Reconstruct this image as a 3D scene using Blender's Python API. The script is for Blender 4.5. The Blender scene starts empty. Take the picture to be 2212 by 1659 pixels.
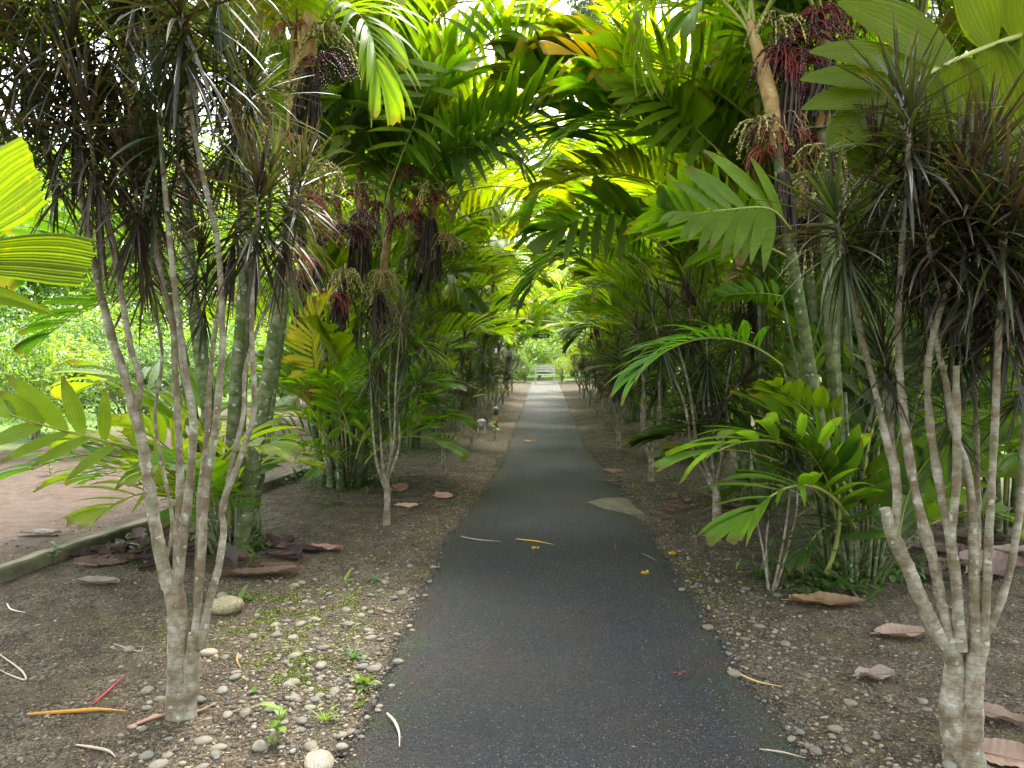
import bpy, math, random
import numpy as np
from mathutils import Vector, Matrix, noise as mnoise
R = math.radians
C = bpy.context.scene.collection
rng = random.Random(7)
SC = bpy.context.scene

# ------------------------------------------------------------------ camera
F = 1560.0; VX = 1175.0; VH = 755.0; H = 1.6
YAW = math.atan((VX - 1106) / F); PITCH = math.atan((829.5 - VH) / F)
cam = bpy.data.cameras.new('camera'); cam.sensor_width = 36; cam.lens = 36 * F / 2212; cam.clip_end = 600; cam.clip_start = 0.05
co = bpy.data.objects.new('camera', cam); C.objects.link(co)
co.location = (0, 0, H); co.rotation_euler = (R(90) - PITCH, 0, YAW); SC.camera = co
CM = co.rotation_euler.to_matrix()

def P(u, v, Y):                       # photo point -> world point on the plane y = Y
    d = CM @ Vector(((u - 1106) / F, (829.5 - v) / F, -1))
    return Vector((0, 0, H)) + d * (Y / d.y)
def G(u, v, z=0.0):                   # photo point -> ground point
    d = CM @ Vector(((u - 1106) / F, (829.5 - v) / F, -1))
    return Vector((0, 0, H)) + d * ((z - H) / d.z)

# ------------------------------------------------------------------ mesh builder
class MB:
    def __init__(s): s.v = []; s.uv = []; s.f = []; s.m = []; s.n = 0
    def add(s, v, f, uv=None, mat=0):
        v = np.asarray(v, dtype=np.float64).reshape(-1, 3); f = np.asarray(f, dtype=np.int64)
        s.v.append(v); s.uv.append(np.zeros((len(v), 2)) if uv is None else np.asarray(uv, dtype=np.float64))
        s.f.append(f + s.n); s.m.append((len(f), mat)); s.n += len(v)
    def mesh(s, name, mats, smooth=True):
        me = bpy.data.meshes.new(name)
        V = np.concatenate(s.v); U = np.concatenate(s.uv)
        me.vertices.add(len(V)); me.vertices.foreach_set('co', V.ravel())
        L = np.concatenate([f.ravel() for f in s.f]); tot = np.concatenate([np.full(len(f), f.shape[1]) for f in s.f])
        me.loops.add(len(L)); me.loops.foreach_set('vertex_index', L.astype(np.int32))
        me.polygons.add(len(tot)); st = np.concatenate([[0], np.cumsum(tot)[:-1]])
        me.polygons.foreach_set('loop_start', st.astype(np.int32)); me.polygons.foreach_set('loop_total', tot.astype(np.int32))
        me.polygons.foreach_set('material_index', np.concatenate([np.full(a, b) for a, b in s.m]).astype(np.int32))
        me.polygons.foreach_set('use_smooth', np.full(len(tot), smooth))
        ul = me.uv_layers.new(name='UVMap'); ul.data.foreach_set('uv', U[L].ravel())
        for m in mats: me.materials.append(m)
        me.update(); me.validate()
        return me

def grid_faces(nr, nc, wrap=False):
    r = np.arange(nr - 1)[:, None]; cc = np.arange(nc if wrap else nc - 1)[None, :]
    a = r * nc + cc; b = r * nc + (cc + 1) % nc
    return np.stack([a, b, b + nc, a + nc], -1).reshape(-1, 4)

def smooth_line(pts, n):
    pts = [Vector(p) for p in pts]
    if len(pts) == 2: return [pts[0].lerp(pts[1], i / n) for i in range(n + 1)]
    q = [pts[0] * 2 - pts[1]] + pts + [pts[-1] * 2 - pts[-2]]; out = []; k = len(pts) - 1
    for i in range(n + 1):
        t = i / n * k; j = min(int(t), k - 1); t -= j
        a, b, c, d = q[j:j + 4]
        out.append(0.5 * ((2 * b) + (c - a) * t + (2 * a - 5 * b + 4 * c - d) * t * t + (3 * b - a - 3 * c + d) * t ** 3))
    return out

def tube(mb, pts, rad, sides=8, mat=0, rough=0.0, cap=True, v0=0.0):
    n = len(pts); pts = [Vector(p) for p in pts]
    V = []; U = []; ref = Vector((0.31, 0.95, 0.1)); L = v0
    T0 = (pts[1] - pts[0]).normalized(); X = T0.cross(ref).normalized()
    for i, p in enumerate(pts):
        T = (pts[min(i + 1, n - 1)] - pts[max(i - 1, 0)]).normalized()
        X = (X - T * X.dot(T)).normalized(); Y = T.cross(X)
        if i: L += (p - pts[i - 1]).length
        r = rad[i] if hasattr(rad, '__len__') else rad
        for k in range(sides):
            a = 2 * math.pi * k / sides; d = X * math.cos(a) + Y * math.sin(a)
            rr = r
            if rough: rr = r * (1 + rough * mnoise.noise((p + d * r) * (0.5 / max(r, 0.01)) + Vector((3, 7, 1))) + rough * 0.6 * mnoise.noise((p + d * r) * 38))
            V.append(p + d * rr); U.append((k / sides, L))
    mb.add([tuple(v) for v in V], grid_faces(n, sides, True), U, mat)
    if cap:
        mb.add([tuple(v) for v in V[-sides:]], [list(range(sides))], U[-sides:], mat)

def blade(mb, p, d, nrm, length, width, droop=0.6, ns=8, cross=(-1, -.5, 0, .5, 1), fold=0.15, pleat=0.0, prof=None, mat=0, jag=0.0, rs=None, twist=0.0):
    p = Vector(p); d = Vector(d).normalized(); n = Vector(nrm); n = (n - d * n.dot(d)).normalized()
    ds = length / ns; V = []; U = []
    for i in range(ns + 1):
        t = i / ns; w = width * prof(t) * 0.5; s = d.cross(n)
        if twist: s = Matrix.Rotation(twist * t, 3, d) @ s; nn = s.cross(d)
        else: nn = n
        for k, x in enumerate(cross):
            z = abs(x) * w * fold + (pleat * w * (1 if k % 2 else -1) if pleat else 0)
            q = p + s * (x * w) + nn * z
            if jag and i == ns: q = q + d * (rs.uniform(-1, 1) * jag)
            V.append(tuple(q)); U.append(((x + 1) / 2, t))
        d = (d + Vector((0, 0, -1)) * (droop * ds / length * (0.4 + 1.2 * t))).normalized()
        n = (n - d * n.dot(d)).normalized()
        p = p + d * ds
    mb.add(V, grid_faces(ns + 1, len(cross)), U, mat)

def P_point(t): return max(0.02, (math.sin(math.pi * min(1, t * 0.93 + 0.06)) ** 0.75) * (1.0 - 0.25 * t))
def P_trunc(t): return 0.18 + 0.95 * (1 - (1 - t) ** 1.7) if t < .8 else 1.09 - (t - .8) * 0.6
def P_strap(t): return max(0.03, min(1, 0.55 + t * 3) * (1 - t ** 2.2) ** 0.75)
def P_oval(t): return max(0.04, math.sin(math.pi * min(1, t * .96 + .02)) ** 0.8)

# ------------------------------------------------------------------ materials
def M(name):
    m = bpy.data.materials.new(name); m.use_nodes = True; nt = m.node_tree; nt.nodes.clear()
    out = nt.nodes.new('ShaderNodeOutputMaterial'); return m, nt, out
class N:
    def __init__(s, nt): s.nt = nt
    def new(s, t, **kw):
        n = s.nt.nodes.new('ShaderNode' + t)
        for k, v in kw.items():
            if k in ('inp',):
                for a, b in v.items():
                    if isinstance(b, bpy.types.NodeSocket): s.nt.links.new(b, n.inputs[a])
                    else: n.inputs[a].default_value = b
            else: setattr(n, k, v)
        return n
    def math(s, op, a, b=None, clamp=False):
        n = s.nt.nodes.new('ShaderNodeMath'); n.operation = op; n.use_clamp = clamp
        for i, x in enumerate((a, b)):
            if x is None: continue
            if isinstance(x, bpy.types.NodeSocket): s.nt.links.new(x, n.inputs[i])
            else: n.inputs[i].default_value = x
        return n.outputs[0]
    def mix(s, fac, a, b, blend='MIX'):
        n = s.nt.nodes.new('ShaderNodeMix'); n.data_type = 'RGBA'; n.blend_type = blend
        for i, x in ((0, fac), (6, a), (7, b)):
            if isinstance(x, bpy.types.NodeSocket): s.nt.links.new(x, n.inputs[i])
            else: n.inputs[i].default_value = x if i == 0 else (*x[:3], 1)
        return n.outputs[2]
    def noise(s, vec, scale, detail=3, rough=.55):
        n = s.new('TexNoise', inp={'Scale': scale, 'Detail': detail, 'Roughness': rough})
        if vec is not None: s.nt.links.new(vec, n.inputs['Vector'])
        return n.outputs[0]
    def ramp(s, fac, lo, hi):
        n = s.new('MapRange'); s.nt.links.new(fac, n.inputs[0]); n.inputs[1].default_value = lo; n.inputs[2].default_value = hi
        return n.outputs[0]
    def bump(s, h, st=.3, dist=.01):
        return s.new('Bump', inp={'Height': h, 'Strength': st, 'Distance': dist}).outputs[0]

def leaf_mat(name, trans=.45, rough=.4, stripes=9, spot=(.45, .35, .02), spot_amt=.35, tint=(1.9, 1.75, .35), spec=.5, tip=1.04):
    m, nt, out = M(name); n = N(nt)
    oi = n.new('ObjectInfo'); uv = n.new('UVMap').outputs[0]; tc = n.new('TexCoord').outputs['Object']
    sx = n.new('SeparateXYZ', inp={0: uv})
    st = n.math('SINE', n.math('MULTIPLY', sx.outputs[0], stripes * 6.283))
    st01 = n.math('MULTIPLY_ADD', st, .12); nt.nodes[-1].inputs[2].default_value = .94
    rnd = n.math('MULTIPLY_ADD', oi.outputs['Random'], .5); nt.nodes[-1].inputs[2].default_value = .72
    nz = n.noise(tc, 3.5, 4); v = n.math('MULTIPLY', st01, rnd)
    v = n.math('MULTIPLY', v, n.math('ADD', n.math('MULTIPLY', nz, .8), .6))
    col = n.mix(1, oi.outputs['Color'], n.new('CombineColor', inp={0: v, 1: v, 2: v}).outputs[0], 'MULTIPLY')
    sp = n.ramp(n.noise(tc, 26, 5, .7), .6, .72)
    edge = n.ramp(n.math('ADD', sx.outputs[1], n.math('MULTIPLY', n.noise(tc, 9), .5)), tip, tip + .18)
    col = n.mix(n.math('MULTIPLY', sp, spot_amt), col, spot)
    col = n.mix(n.math('MULTIPLY', edge, .7), col, (.12, .07, .03))
    bp = n.bump(n.math('ADD', n.math('MULTIPLY', st, .6), n.math('MULTIPLY', nz, 2)), .25, .004)
    pr = n.new('BsdfPrincipled', inp={'Base Color': col, 'Roughness': rough, 'Specular IOR Level': spec, 'Normal': bp})
    tcl = n.mix(1, col, tint, 'MULTIPLY')
    tr = n.new('BsdfTranslucent', inp={'Color': tcl, 'Normal': bp})
    mx = n.new('MixShader', inp={0: trans, 1: pr.outputs[0], 2: tr.outputs[0]}); nt.links.new(mx.outputs[0], out.inputs[0])
    return m

def solid_mat(name, col, rough=.7, var=.35, scale=20, bump=.3, bdist=.004, objcol=False, spec=.4, col2=None, island=False):
    m, nt, out = M(name); n = N(nt); tc = n.new('TexCoord').outputs['Object']
    nz = n.noise(tc, scale, 5, .6); v = n.math('ADD', n.math('MULTIPLY', nz, var * 2), 1 - var)
    c = col
    if objcol: c = n.new('ObjectInfo').outputs['Color']
    if col2: c = n.mix(n.ramp(n.noise(tc, scale * .35, 4), .42, .6), c, col2)
    if island:
        r = n.new('NewGeometry').outputs['Random Per Island']; v = n.math('MULTIPLY', v, n.math('ADD', n.math('MULTIPLY', n.math('MULTIPLY', r, r), 1.9), .4))
    c = n.mix(1, c, n.new('CombineColor', inp={0: v, 1: v, 2: v}).outputs[0], 'MULTIPLY')
    pr = n.new('BsdfPrincipled', inp={'Base Color': c, 'Roughness': rough, 'Specular IOR Level': spec, 'Normal': n.bump(nz, bump, bdist)})
    nt.links.new(pr.outputs[0], out.inputs[0]); return m

def bark_mat(name, base, pale, ring, rings=28, moss=(.07, .09, .03), moss_amt=.5, bstr=.5, ring_amt=.5):
    m, nt, out = M(name); n = N(nt); tc = n.new('TexCoord').outputs['Object']; uv = n.new('UVMap').outputs[0]
    sx = n.new('SeparateXYZ', inp={0: uv})
    w = n.math('SINE', n.math('ADD', n.math('MULTIPLY', sx.outputs[1], rings * 6.283), n.math('MULTIPLY', n.noise(tc, 9), 9)))
    rg = n.ramp(w, .72, 1.0)
    pat = n.ramp(n.noise(tc, 13, 5, .65), .42, .62)
    c = n.mix(pat, base, pale)
    c = n.mix(n.math('MULTIPLY', n.ramp(n.noise(tc, 5, 5, .7), .48, .62), moss_amt), c, moss)
    lich = n.ramp(n.noise(tc, 24, 2, .4), .66, .7)
    c = n.mix(n.math('MULTIPLY', lich, .55), c, (.5, .52, .44))
    c = n.mix(n.math('MULTIPLY', rg, ring_amt), c, ring)
    fine = n.noise(tc, 90, 5, .7)
    h = n.math('ADD', n.math('MULTIPLY', rg, -.9 * ring_amt), n.math('ADD', fine, n.math('MULTIPLY', n.noise(tc, 22, 3), 1.5)))
    pr = n.new('BsdfPrincipled', inp={'Base Color': c, 'Roughness': .8, 'Specular IOR Level': .25, 'Normal': n.bump(h, bstr, .006)})
    nt.links.new(pr.outputs[0], out.inputs[0]); return m

MAT = {}
MAT['palm'] = leaf_mat('palm_leaf', trans=.5, rough=.42, tint=(2.35, 2.3, .3), spec=.4, stripes=13)
MAT['palm_near'] = leaf_mat('palm_leaf_mottled', trans=.55, rough=.6, tint=(2.6, 2.3, .3), spec=.15, stripes=16, spot=(.22, .22, .02), spot_amt=.6, tip=1.3)
MAT['drac'] = leaf_mat('dracaena_leaf', trans=.34, rough=.38, stripes=1, spot=(.08, .014, .018), spot_amt=.2, tint=(1.8, 1.75, .5), spec=.4)
MAT['weed'] = leaf_mat('weed_leaf', trans=.4, rough=.5, stripes=2, spot_amt=.1, tint=(1.5, 1.5, .5))
MAT['shrub'] = leaf_mat('shrub_leaf', trans=.5, rough=.5, stripes=1, spot_amt=.2, tint=(1.9, 1.8, .5))
MAT['dead'] = leaf_mat('dead_leaf', trans=.12, rough=.65, stripes=1, spot=(.16, .09, .05), spot_amt=.5, tint=(1, .8, .5), spec=.3)
MAT['rachis'] = solid_mat('frond_rachis', (.24, .25, .05), .45, .3, 8, .1)
MAT['shaft'] = bark_mat('crownshaft_sheath', (.34, .19, .075), (.42, .30, .13), (.16, .09, .04), 2, (.22, .2, .07), .5, .25)
MAT['stem'] = bark_mat('palm_stem_bark', (.07, .09, .03), (.17, .18, .09), (.03, .035, .02), 9, (.05, .085, .015), .75, .5)
MAT['bark'] = bark_mat('dracaena_bark', (.16, .12, .075), (.34, .315, .25), (.11, .085, .06), 30, (.12, .115, .05), .55, .7, .24)
MAT['trunk'] = bark_mat('tree_bark', (.14, .11, .08), (.3, .27, .22), (.1, .08, .06), 3, (.07, .09, .03), .4, .6)
MAT['red'] = solid_mat('red_stalk', (.20, .026, .018), .45, .4, 30)
MAT['berry'] = solid_mat('green_berry', (.26, .23, .07), .45, .3, 30, island=True)
MAT['tan'] = solid_mat('tan_stalk', (.36, .22, .09), .5, .3, 30)
MAT['black'] = solid_mat('black_berry', (.022, .010, .014), .35, .4, 30, island=True)
MAT['fibre'] = solid_mat('old_fibre', (.035, .024, .018), .9, .4, 30, island=True)
MAT['pebble'] = solid_mat('pebble', (.12, .098, .065), .85, .3, 25, .2, objcol=False, col2=(.11, .10, .08), island=True)
MAT['pebble1'] = solid_mat('river_pebble', (.3, .27, .2), .7, .3, 25, .2, objcol=True, col2=(.13, .12, .095))
MAT['moss'] = solid_mat('moss_clump', (.11, .13, .022), .9, .4, 60, island=True)
MAT['litter'] = solid_mat('litter_bits', (.15, .10, .055), .85, .4, 60, island=True)
MAT['wood'] = solid_mat('twig_bark', (.3, .22, .14), .8, .3, 40, objcol=True)
MAT['concrete'] = solid_mat('concrete', (.15, .135, .085), .9, .4, 9, .8, .01, col2=(.06, .062, .025))
MAT['black_metal'] = solid_mat('black_metal', (.02, .02, .022), .4, .2, 20)
MAT['lamp_post'] = solid_mat('lamp_post_paint', (.3, .2, .1), .5, .2, 10)
MAT['grey_cap'] = solid_mat('grey_cap_paint', (.42, .42, .38), .5, .2, 10)
MAT['glass'] = solid_mat('lamp_lens', (.5, .5, .42), .3, .1, 10)
MAT['white'] = solid_mat('white_paint', (.5, .5, .46), .5, .12, 6)

def ground_material():
    m, nt, out = M('ground_dirt'); n = N(nt); pos = n.new('NewGeometry').outputs['Position']
    sx = n.new('SeparateXYZ', inp={0: pos}); X, Y = sx.outputs[0], sx.outputs[1]
    big = n.noise(pos, .9, 5, .6); mid = n.noise(pos, 6, 6, .65); fine = n.noise(pos, 70, 6, .75)
    vor = n.new('TexVoronoi', inp={'Scale': 75.0, 'Randomness': 1.0, 'Vector': pos}); vc = n.new('SeparateColor', inp={0: vor.outputs['Color']}).outputs[0]
    vor2 = n.new('TexVoronoi', inp={'Scale': 190.0, 'Vector': pos}); vc2 = n.new('SeparateColor', inp={0: vor2.outputs['Color']}).outputs[0]
    c = n.mix(n.ramp(mid, .38, .62), (.034, .024, .016), (.092, .071, .046))
    c = n.mix(n.ramp(fine, .50, .68), c, (.14, .105, .065))
    peb = n.math('MULTIPLY', n.math('GREATER_THAN', vc, .72), n.ramp(n.noise(pos, 3, 4), .4, .6))
    c = n.mix(n.math('MULTIPLY', peb, .75), c, (.24, .205, .145))
    c = n.mix(n.math('MULTIPLY', n.math('GREATER_THAN', vc2, .86), .6), c, (.27, .22, .15))
    # moss
    mossf = n.math('MULTIPLY', n.ramp(n.noise(pos, 1.6, 6, .7), .53, .66), n.ramp(n.noise(pos, 45, 4), .38, .55))
    c = n.mix(n.math('MULTIPLY', mossf, .62), c, (.12, .135, .03))
    wob = n.math('MULTIPLY', n.math('SUBTRACT', big, .5), 2.2)
    # red earth beyond the kerb, lawn farther out
    xl = n.math('ADD', X, wob)
    red = n.math('MULTIPLY', n.ramp(n.math('MULTIPLY', X, -1), 3.2, 4.2), 1)
    c = n.mix(red, c, n.mix(n.ramp(mid, .35, .7), (.07, .047, .033), (.115, .083, .06)))
    lawn = n.math('MAXIMUM', n.ramp(n.math('MULTIPLY', xl, -1), 8.0, 9.2), n.ramp(xl, 5.2, 6.4))
    lawn = n.math('MAXIMUM', lawn, n.ramp(n.math('ADD', Y, wob), 36.0, 38.0))
    c = n.mix(lawn, c, n.mix(n.ramp(mid, .3, .7), (.07, .14, .02), (.13, .21, .04)))
    h = n.math('ADD', n.math('MULTIPLY', fine, .7), n.math('ADD', n.math('MULTIPLY', mid, 2.0), n.math('MULTIPLY', n.math('SUBTRACT', 1, vor.outputs['Distance']), n.math('MULTIPLY', peb, .8))))
    pr = n.new('BsdfPrincipled', inp={'Base Color': c, 'Roughness': .9, 'Specular IOR Level': .25, 'Normal': n.bump(h, 1.0, .035)})
    nt.links.new(pr.outputs[0], out.inputs[0]); return m
def asphalt_material():
    m, nt, out = M('asphalt'); n = N(nt); pos = n.new('NewGeometry').outputs['Position']; uv = n.new('UVMap').outputs[0]
    sx = n.new('SeparateXYZ', inp={0: uv}); sp = n.new('SeparateXYZ', inp={0: pos})
    vor = n.new('TexVoronoi', inp={'Scale': 85.0, 'Vector': pos}); vcs = n.new('SeparateColor', inp={0: vor.outputs['Color']})
    big = n.noise(pos, 1.1, 5, .6); mid = n.noise(pos, 5, 5, .6); fine = n.noise(pos, 160, 4, .7)
    c = n.mix(n.ramp(big, .35, .65), (.036, .037, .039), (.057, .055, .052))
    c = n.mix(n.math('MULTIPLY', n.ramp(n.noise(pos, .7, 3), .5, .62), .7), c, (.03, .034, .045))
    c = n.mix(n.math('MULTIPLY', n.ramp(vcs.outputs[0], .3, 1), .5), c, (.07, .066, .062))
    c = n.mix(n.math('MULTIPLY', n.math('GREATER_THAN', vcs.outputs[1], .985), .5), c, (.2, .18, .15))
    c = n.mix(n.math('MULTIPLY', n.ramp(n.noise(pos, 1.9, 6, .7), .5, .66), .6), c, (.075, .052, .036))
    ed = n.math('ABSOLUTE', n.math('SUBTRACT', n.math('MULTIPLY', sx.outputs[0], 2), 1))
    e = n.math('MULTIPLY', n.ramp(n.math('ADD', ed, n.math('MULTIPLY', n.math('SUBTRACT', mid, .5), .8)), .62, 1.0), .95)
    c = n.mix(e, c, n.mix(n.ramp(n.noise(pos, 2.6, 4), .45, .56), (.075, .055, .035), (.065, .08, .028)))
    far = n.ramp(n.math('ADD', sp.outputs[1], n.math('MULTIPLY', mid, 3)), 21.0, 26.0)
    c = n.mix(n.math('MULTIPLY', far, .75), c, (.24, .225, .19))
    h = n.math('ADD', n.math('MULTIPLY', n.math('SUBTRACT', 1, vor.outputs['Distance']), 1.3), n.math('ADD', fine, n.math('MULTIPLY', mid, .8)))
    pr = n.new('BsdfPrincipled', inp={'Base Color': c, 'Roughness': n.math('ADD', n.math('MULTIPLY', big, .3), .45), 'Specular IOR Level': .3, 'Normal': n.bump(h, 1.0, .03)})
    nt.links.new(pr.outputs[0], out.inputs[0]); return m

# ------------------------------------------------------------------ object helpers
def link(name, me, parent=None, mat=None, color=None):
    o = bpy.data.objects.new(name, me); C.objects.link(o)
    if parent is not None: o.parent = parent
    if mat is not None: o.matrix_local = mat
    if color: o.color = (*color, 1)
    return o
def tag(o, label, cat, group=None, kind=None):
    o['label'] = label
    if cat: o['category'] = cat
    if group: o['group'] = group
    if kind: o['kind'] = kind
    return o
def empty(name, loc, label, cat, group=None):
    o = bpy.data.objects.new(name, None); C.objects.link(o); o.location = loc; o.empty_display_size = .2
    return tag(o, label, cat, group)
def struct(name, me): o = link(name, me); o['kind'] = 'structure'; return o

ORD = ['nearest', 'second', 'third', 'fourth', 'fifth', 'sixth', 'seventh', 'eighth', 'ninth', 'tenth', 'eleventh', 'twelfth']

# ------------------------------------------------------------------ ground, path
def edgeL(y): return float(np.interp(y, [-2, 2.8, 6, 8, 10, 14, 36], [-.80, -.80, -.84, -.70, -.62, -.62, -.62])) + .035 * mnoise.noise(Vector((3.1, y * 1.7, 0))) + .02 * mnoise.noise(Vector((9, y * 7, 0)))
def edgeR(y): return float(np.interp(y, [-2, 2.8, 4, 6, 8.8, 12, 36], [1.05, 1.05, 1.0, .95, .88, .72, .72])) + .05 * mnoise.noise(Vector((5.1, y * 1.5, 4))) + .02 * mnoise.noise(Vector((1, y * 7, 7)))
def ground_z(x, y):
    z = .022 * mnoise.noise(Vector((x * .9, y * .9, 1))) + .010 * mnoise.noise(Vector((x * 4, y * 4, 5))) + .006 * mnoise.noise(Vector((x * 14, y * 14, 2)))
    a = x - edgeL(y); b = edgeR(y) - x; d = min(a, b)
    k = min(1, max(0, (d + .05) / .12)) if y < 37 else 0
    rise = .012 * min(1, max(0, -d) / .5)
    return (z + rise) * (1 - k) + (-.03) * k
def lines(segs):
    out = []
    for a, b, s in segs: out += list(np.arange(a, b, s))
    return np.array(out + [segs[-1][1]])
gx = lines([(-90, -20, 10), (-20, -6, 1), (-6, -3, .12), (-3, 3, .04), (3, 6, .12), (6, 20, 1), (20, 90, 10)])
gy = lines([(-25, 1, 2.), (1, 1.8, .2), (1.8, 8, .04), (8, 14, .1), (14, 38, .5), (38, 140, 6)])
gm = MB(); GV = [(x, y, ground_z(x, y)) for y in gy for x in gx]
gm.add(GV, grid_faces(len(gy), len(gx)), [(v[0], v[1]) for v in GV]); struct('ground', gm.mesh('ground', [ground_material()]))
pm = MB(); py = lines([(-3, 1.8, .3), (1.8, 10, .05), (10, 37, .25)]); V = []; U = []
for y in py:
    a, b = edgeL(y), edgeR(y)
    for k in range(25):
        t = k / 24; x = a + (b - a) * t
        z = .008 + .018 * (1 - (2 * t - 1) ** 4) + .004 * mnoise.noise(Vector((x * 3, y * 3, 0)))
        if k in (0, 24): z = -.03
        V.append((x, y, z)); U.append((t, y))
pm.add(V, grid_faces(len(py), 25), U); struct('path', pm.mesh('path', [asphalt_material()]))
# worn concrete patch on the right edge of the path
cm_ = MB(); cpts = [(1262, 1091), (1290, 1083), (1340, 1079), (1362, 1086), (1372, 1100), (1398, 1118), (1380, 1120), (1340, 1111), (1300, 1104)]
ring = [G(u, v) for u, v in cpts]; cen = sum(ring, Vector()) / len(ring); ring = smooth_line(ring + [ring[0]], 36)[:-1]
V = [tuple(cen + Vector((0, 0, .036)))] + [tuple(cen.lerp(p, .9 + .06 * mnoise.noise(p * 9)) + Vector((0, 0, .033))) for p in ring] + [tuple(p - Vector((0, 0, .01))) for p in ring]
k = len(ring); cm_.add(V, [[0, 1 + i, 1 + (i + 1) % k] for i in range(k)]); cm_.add(V, [[1 + i, 1 + k + i, 1 + k + (i + 1) % k, 1 + (i + 1) % k] for i in range(k)])
MAT['slab'] = solid_mat('worn_slab', (.13, .115, .075), .9, .35, 30, .8, .006, col2=(.08, .08, .045))
struct('concrete_patch', cm_.mesh('concrete_patch', [MAT['slab']]))

# kerb
def kerb(p0, p1, name):
    mb = MB(); n = 60; prof = [(-.055, -.1), (-.055, .10), (-.045, .115), (.045, .115), (.055, .10), (.055, -.1)]; V = []
    d = (p1 - p0).normalized(); s = Vector((d.y, -d.x, 0))
    for i in range(n + 1):
        p = p0.lerp(p1, i / n) + s * .015 * mnoise.noise(Vector((i * .3, 0, 0)))
        for a, z in prof:
            q = p + s * a; V.append((q.x, q.y, z + .012 * mnoise.noise(Vector((q.x * 6, q.y * 6, z * 9)))))
    mb.add(V, grid_faces(n + 1, len(prof))); return link(name, mb.mesh(name, [MAT['concrete']], False))
k0 = G(0, 1258); k1 = G(640, 1037); dd = (k1 - k0)
kb = kerb(k0 - dd * .6, k0 + dd * 1.35, 'kerb'); tag(kb, 'low mossy concrete kerb edging the planting bed on the left', 'kerb')

# ------------------------------------------------------------------ palm fronds
def frond_mesh(name, L=1.7, pet=.2, n=13, ll=.55, lw=.085, a0=35, a1=-35, droop=.9, seed=1, broad=.3, cross=(-1, -.66, -.33, 0, .33, .66, 1), lift=.35, vee=.5, ns=8):
    rs = random.Random(seed); mb = MB(); m = 22; ang = [R(a0 + (a1 - a0) * (i / m) ** 1.15) for i in range(m + 1)]
    pts = [Vector((0, 0, 0))]
    for i in range(m): pts.append(pts[-1] + Vector((math.cos(ang[i]), .04 * math.sin(i * .35 + seed) * .4, math.sin(ang[i]))) * (L / m))
    ch = pts[-1]; q = ch.rotation_difference(Vector((1, 0, 0))); s = 1 / ch.length
    # keep real size: chord along +X
    pts = [q @ p for p in pts]
    rad = [.013 * (1 - .8 * i / m) + .0015 for i in range(m + 1)]; rad[0] *= 1.15
    tube(mb, pts, rad, 6, 1, v0=0)
    g = q @ Vector((0, 0, -1))
    def at(t):
        x = t * m; i = min(int(x), m - 1); return pts[i].lerp(pts[i + 1], x - i), (pts[i + 1] - pts[i]).normalized()
    for sd in (-1, 1):
        for k in range(n):
            f = (k + rs.uniform(-.25, .25)) / (n - 1); f = min(1, max(0, f)); t = pet + (1 - pet) * f ** .95
            p, T = at(min(t, .999)); last = k >= n - 1
            N_ = (Vector((0, 0, 1)) - T * T.z).normalized(); S = T.cross(N_) * sd
            fw = R(32 + 36 * f + rs.uniform(-7, 7)) if not last else R(70)
            d = S * math.cos(fw) + T * math.sin(fw) + N_ * (vee * (1 - f * .5) + rs.uniform(-.1, .1))
            ln = ll * (.72 + .5 * math.sin(math.pi * (.15 + .7 * f))) * rs.uniform(.9, 1.08)
            wide = last or rs.random() < broad
            w = lw * (rs.uniform(1.5, 2.2) if wide else rs.uniform(.7, 1.15)) * (1.25 if last else 1)
            tr = last or (wide and rs.random() < .4)
            # droop in local frame: blade() droops toward -Z, close enough to true down for the chord frame
            blade(mb, p, d, N_ + S * -.2, ln * (.8 if tr else 1), w, droop * rs.uniform(.6, 1.4), ns, cross, fold=lift, pleat=.07, prof=P_trunc if tr else P_point, jag=ln * .05 if tr else 0, rs=rs, twist=rs.uniform(-.5, .5))
    return mb.mesh(name, [MAT['palm'], MAT['rachis']]), (ch.length)
FR = {}
C5 = (-1, -.5, 0, .5, 1)
FR['a'] = frond_mesh('frond', 1.9, .2, 19, .64, .062, 42, -42, .8, 1, cross=C5, broad=.12)
FR['b'] = frond_mesh('frond', 1.8, .22, 16, .64, .070, 30, -25, .6, 2, cross=C5, broad=.25)
FR['c'] = frond_mesh('frond', 1.9, .18, 20, .60, .055, 50, -60, 1.0, 3, cross=C5, broad=.1)
FR['d'] = frond_mesh('frond', 1.7, .2, 12, .64, .105, 25, -30, .7, 4, broad=.4)
FR['e'] = frond_mesh('frond', 1.9, .2, 23, .60, .046, 38, -45, .8, 5, cross=C5, broad=.08)
FR['f'] = frond_mesh('frond', 1.8, .15, 17, .62, .064, 15, -15, .3, 6, vee=.7, cross=C5, broad=.15)
FR['g'] = frond_mesh('frond', 2.0, .22, 19, .68, .064, 60, -75, 1.3, 7, cross=C5, broad=.15)
FR['h'] = frond_mesh('frond', 1.7, .1, 8, .5, .14, 25, -25, .5, 8, broad=.8)
FR['s'] = frond_mesh('frond', 1.1, .22, 7, .44, .068, 40, -35, .8, 9, broad=.3)
FR['t'] = frond_mesh('frond', 1.1, .2, 10, .40, .050, 45, -45, .7, 10, cross=C5, broad=.15)
GREEN = [(.085, .150, .012), (.098, .175, .012), (.066, .128, .014), (.125, .20, .010), (.05, .10, .018), (.145, .22, .010), (.075, .14, .016)]
YEL = (.24, .23, .02); ORANGE = (.34, .25, .02); BRIGHT = (.15, .27, .012); DARK = (.03, .075, .02); TANL = (.20, .19, .05)

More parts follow.
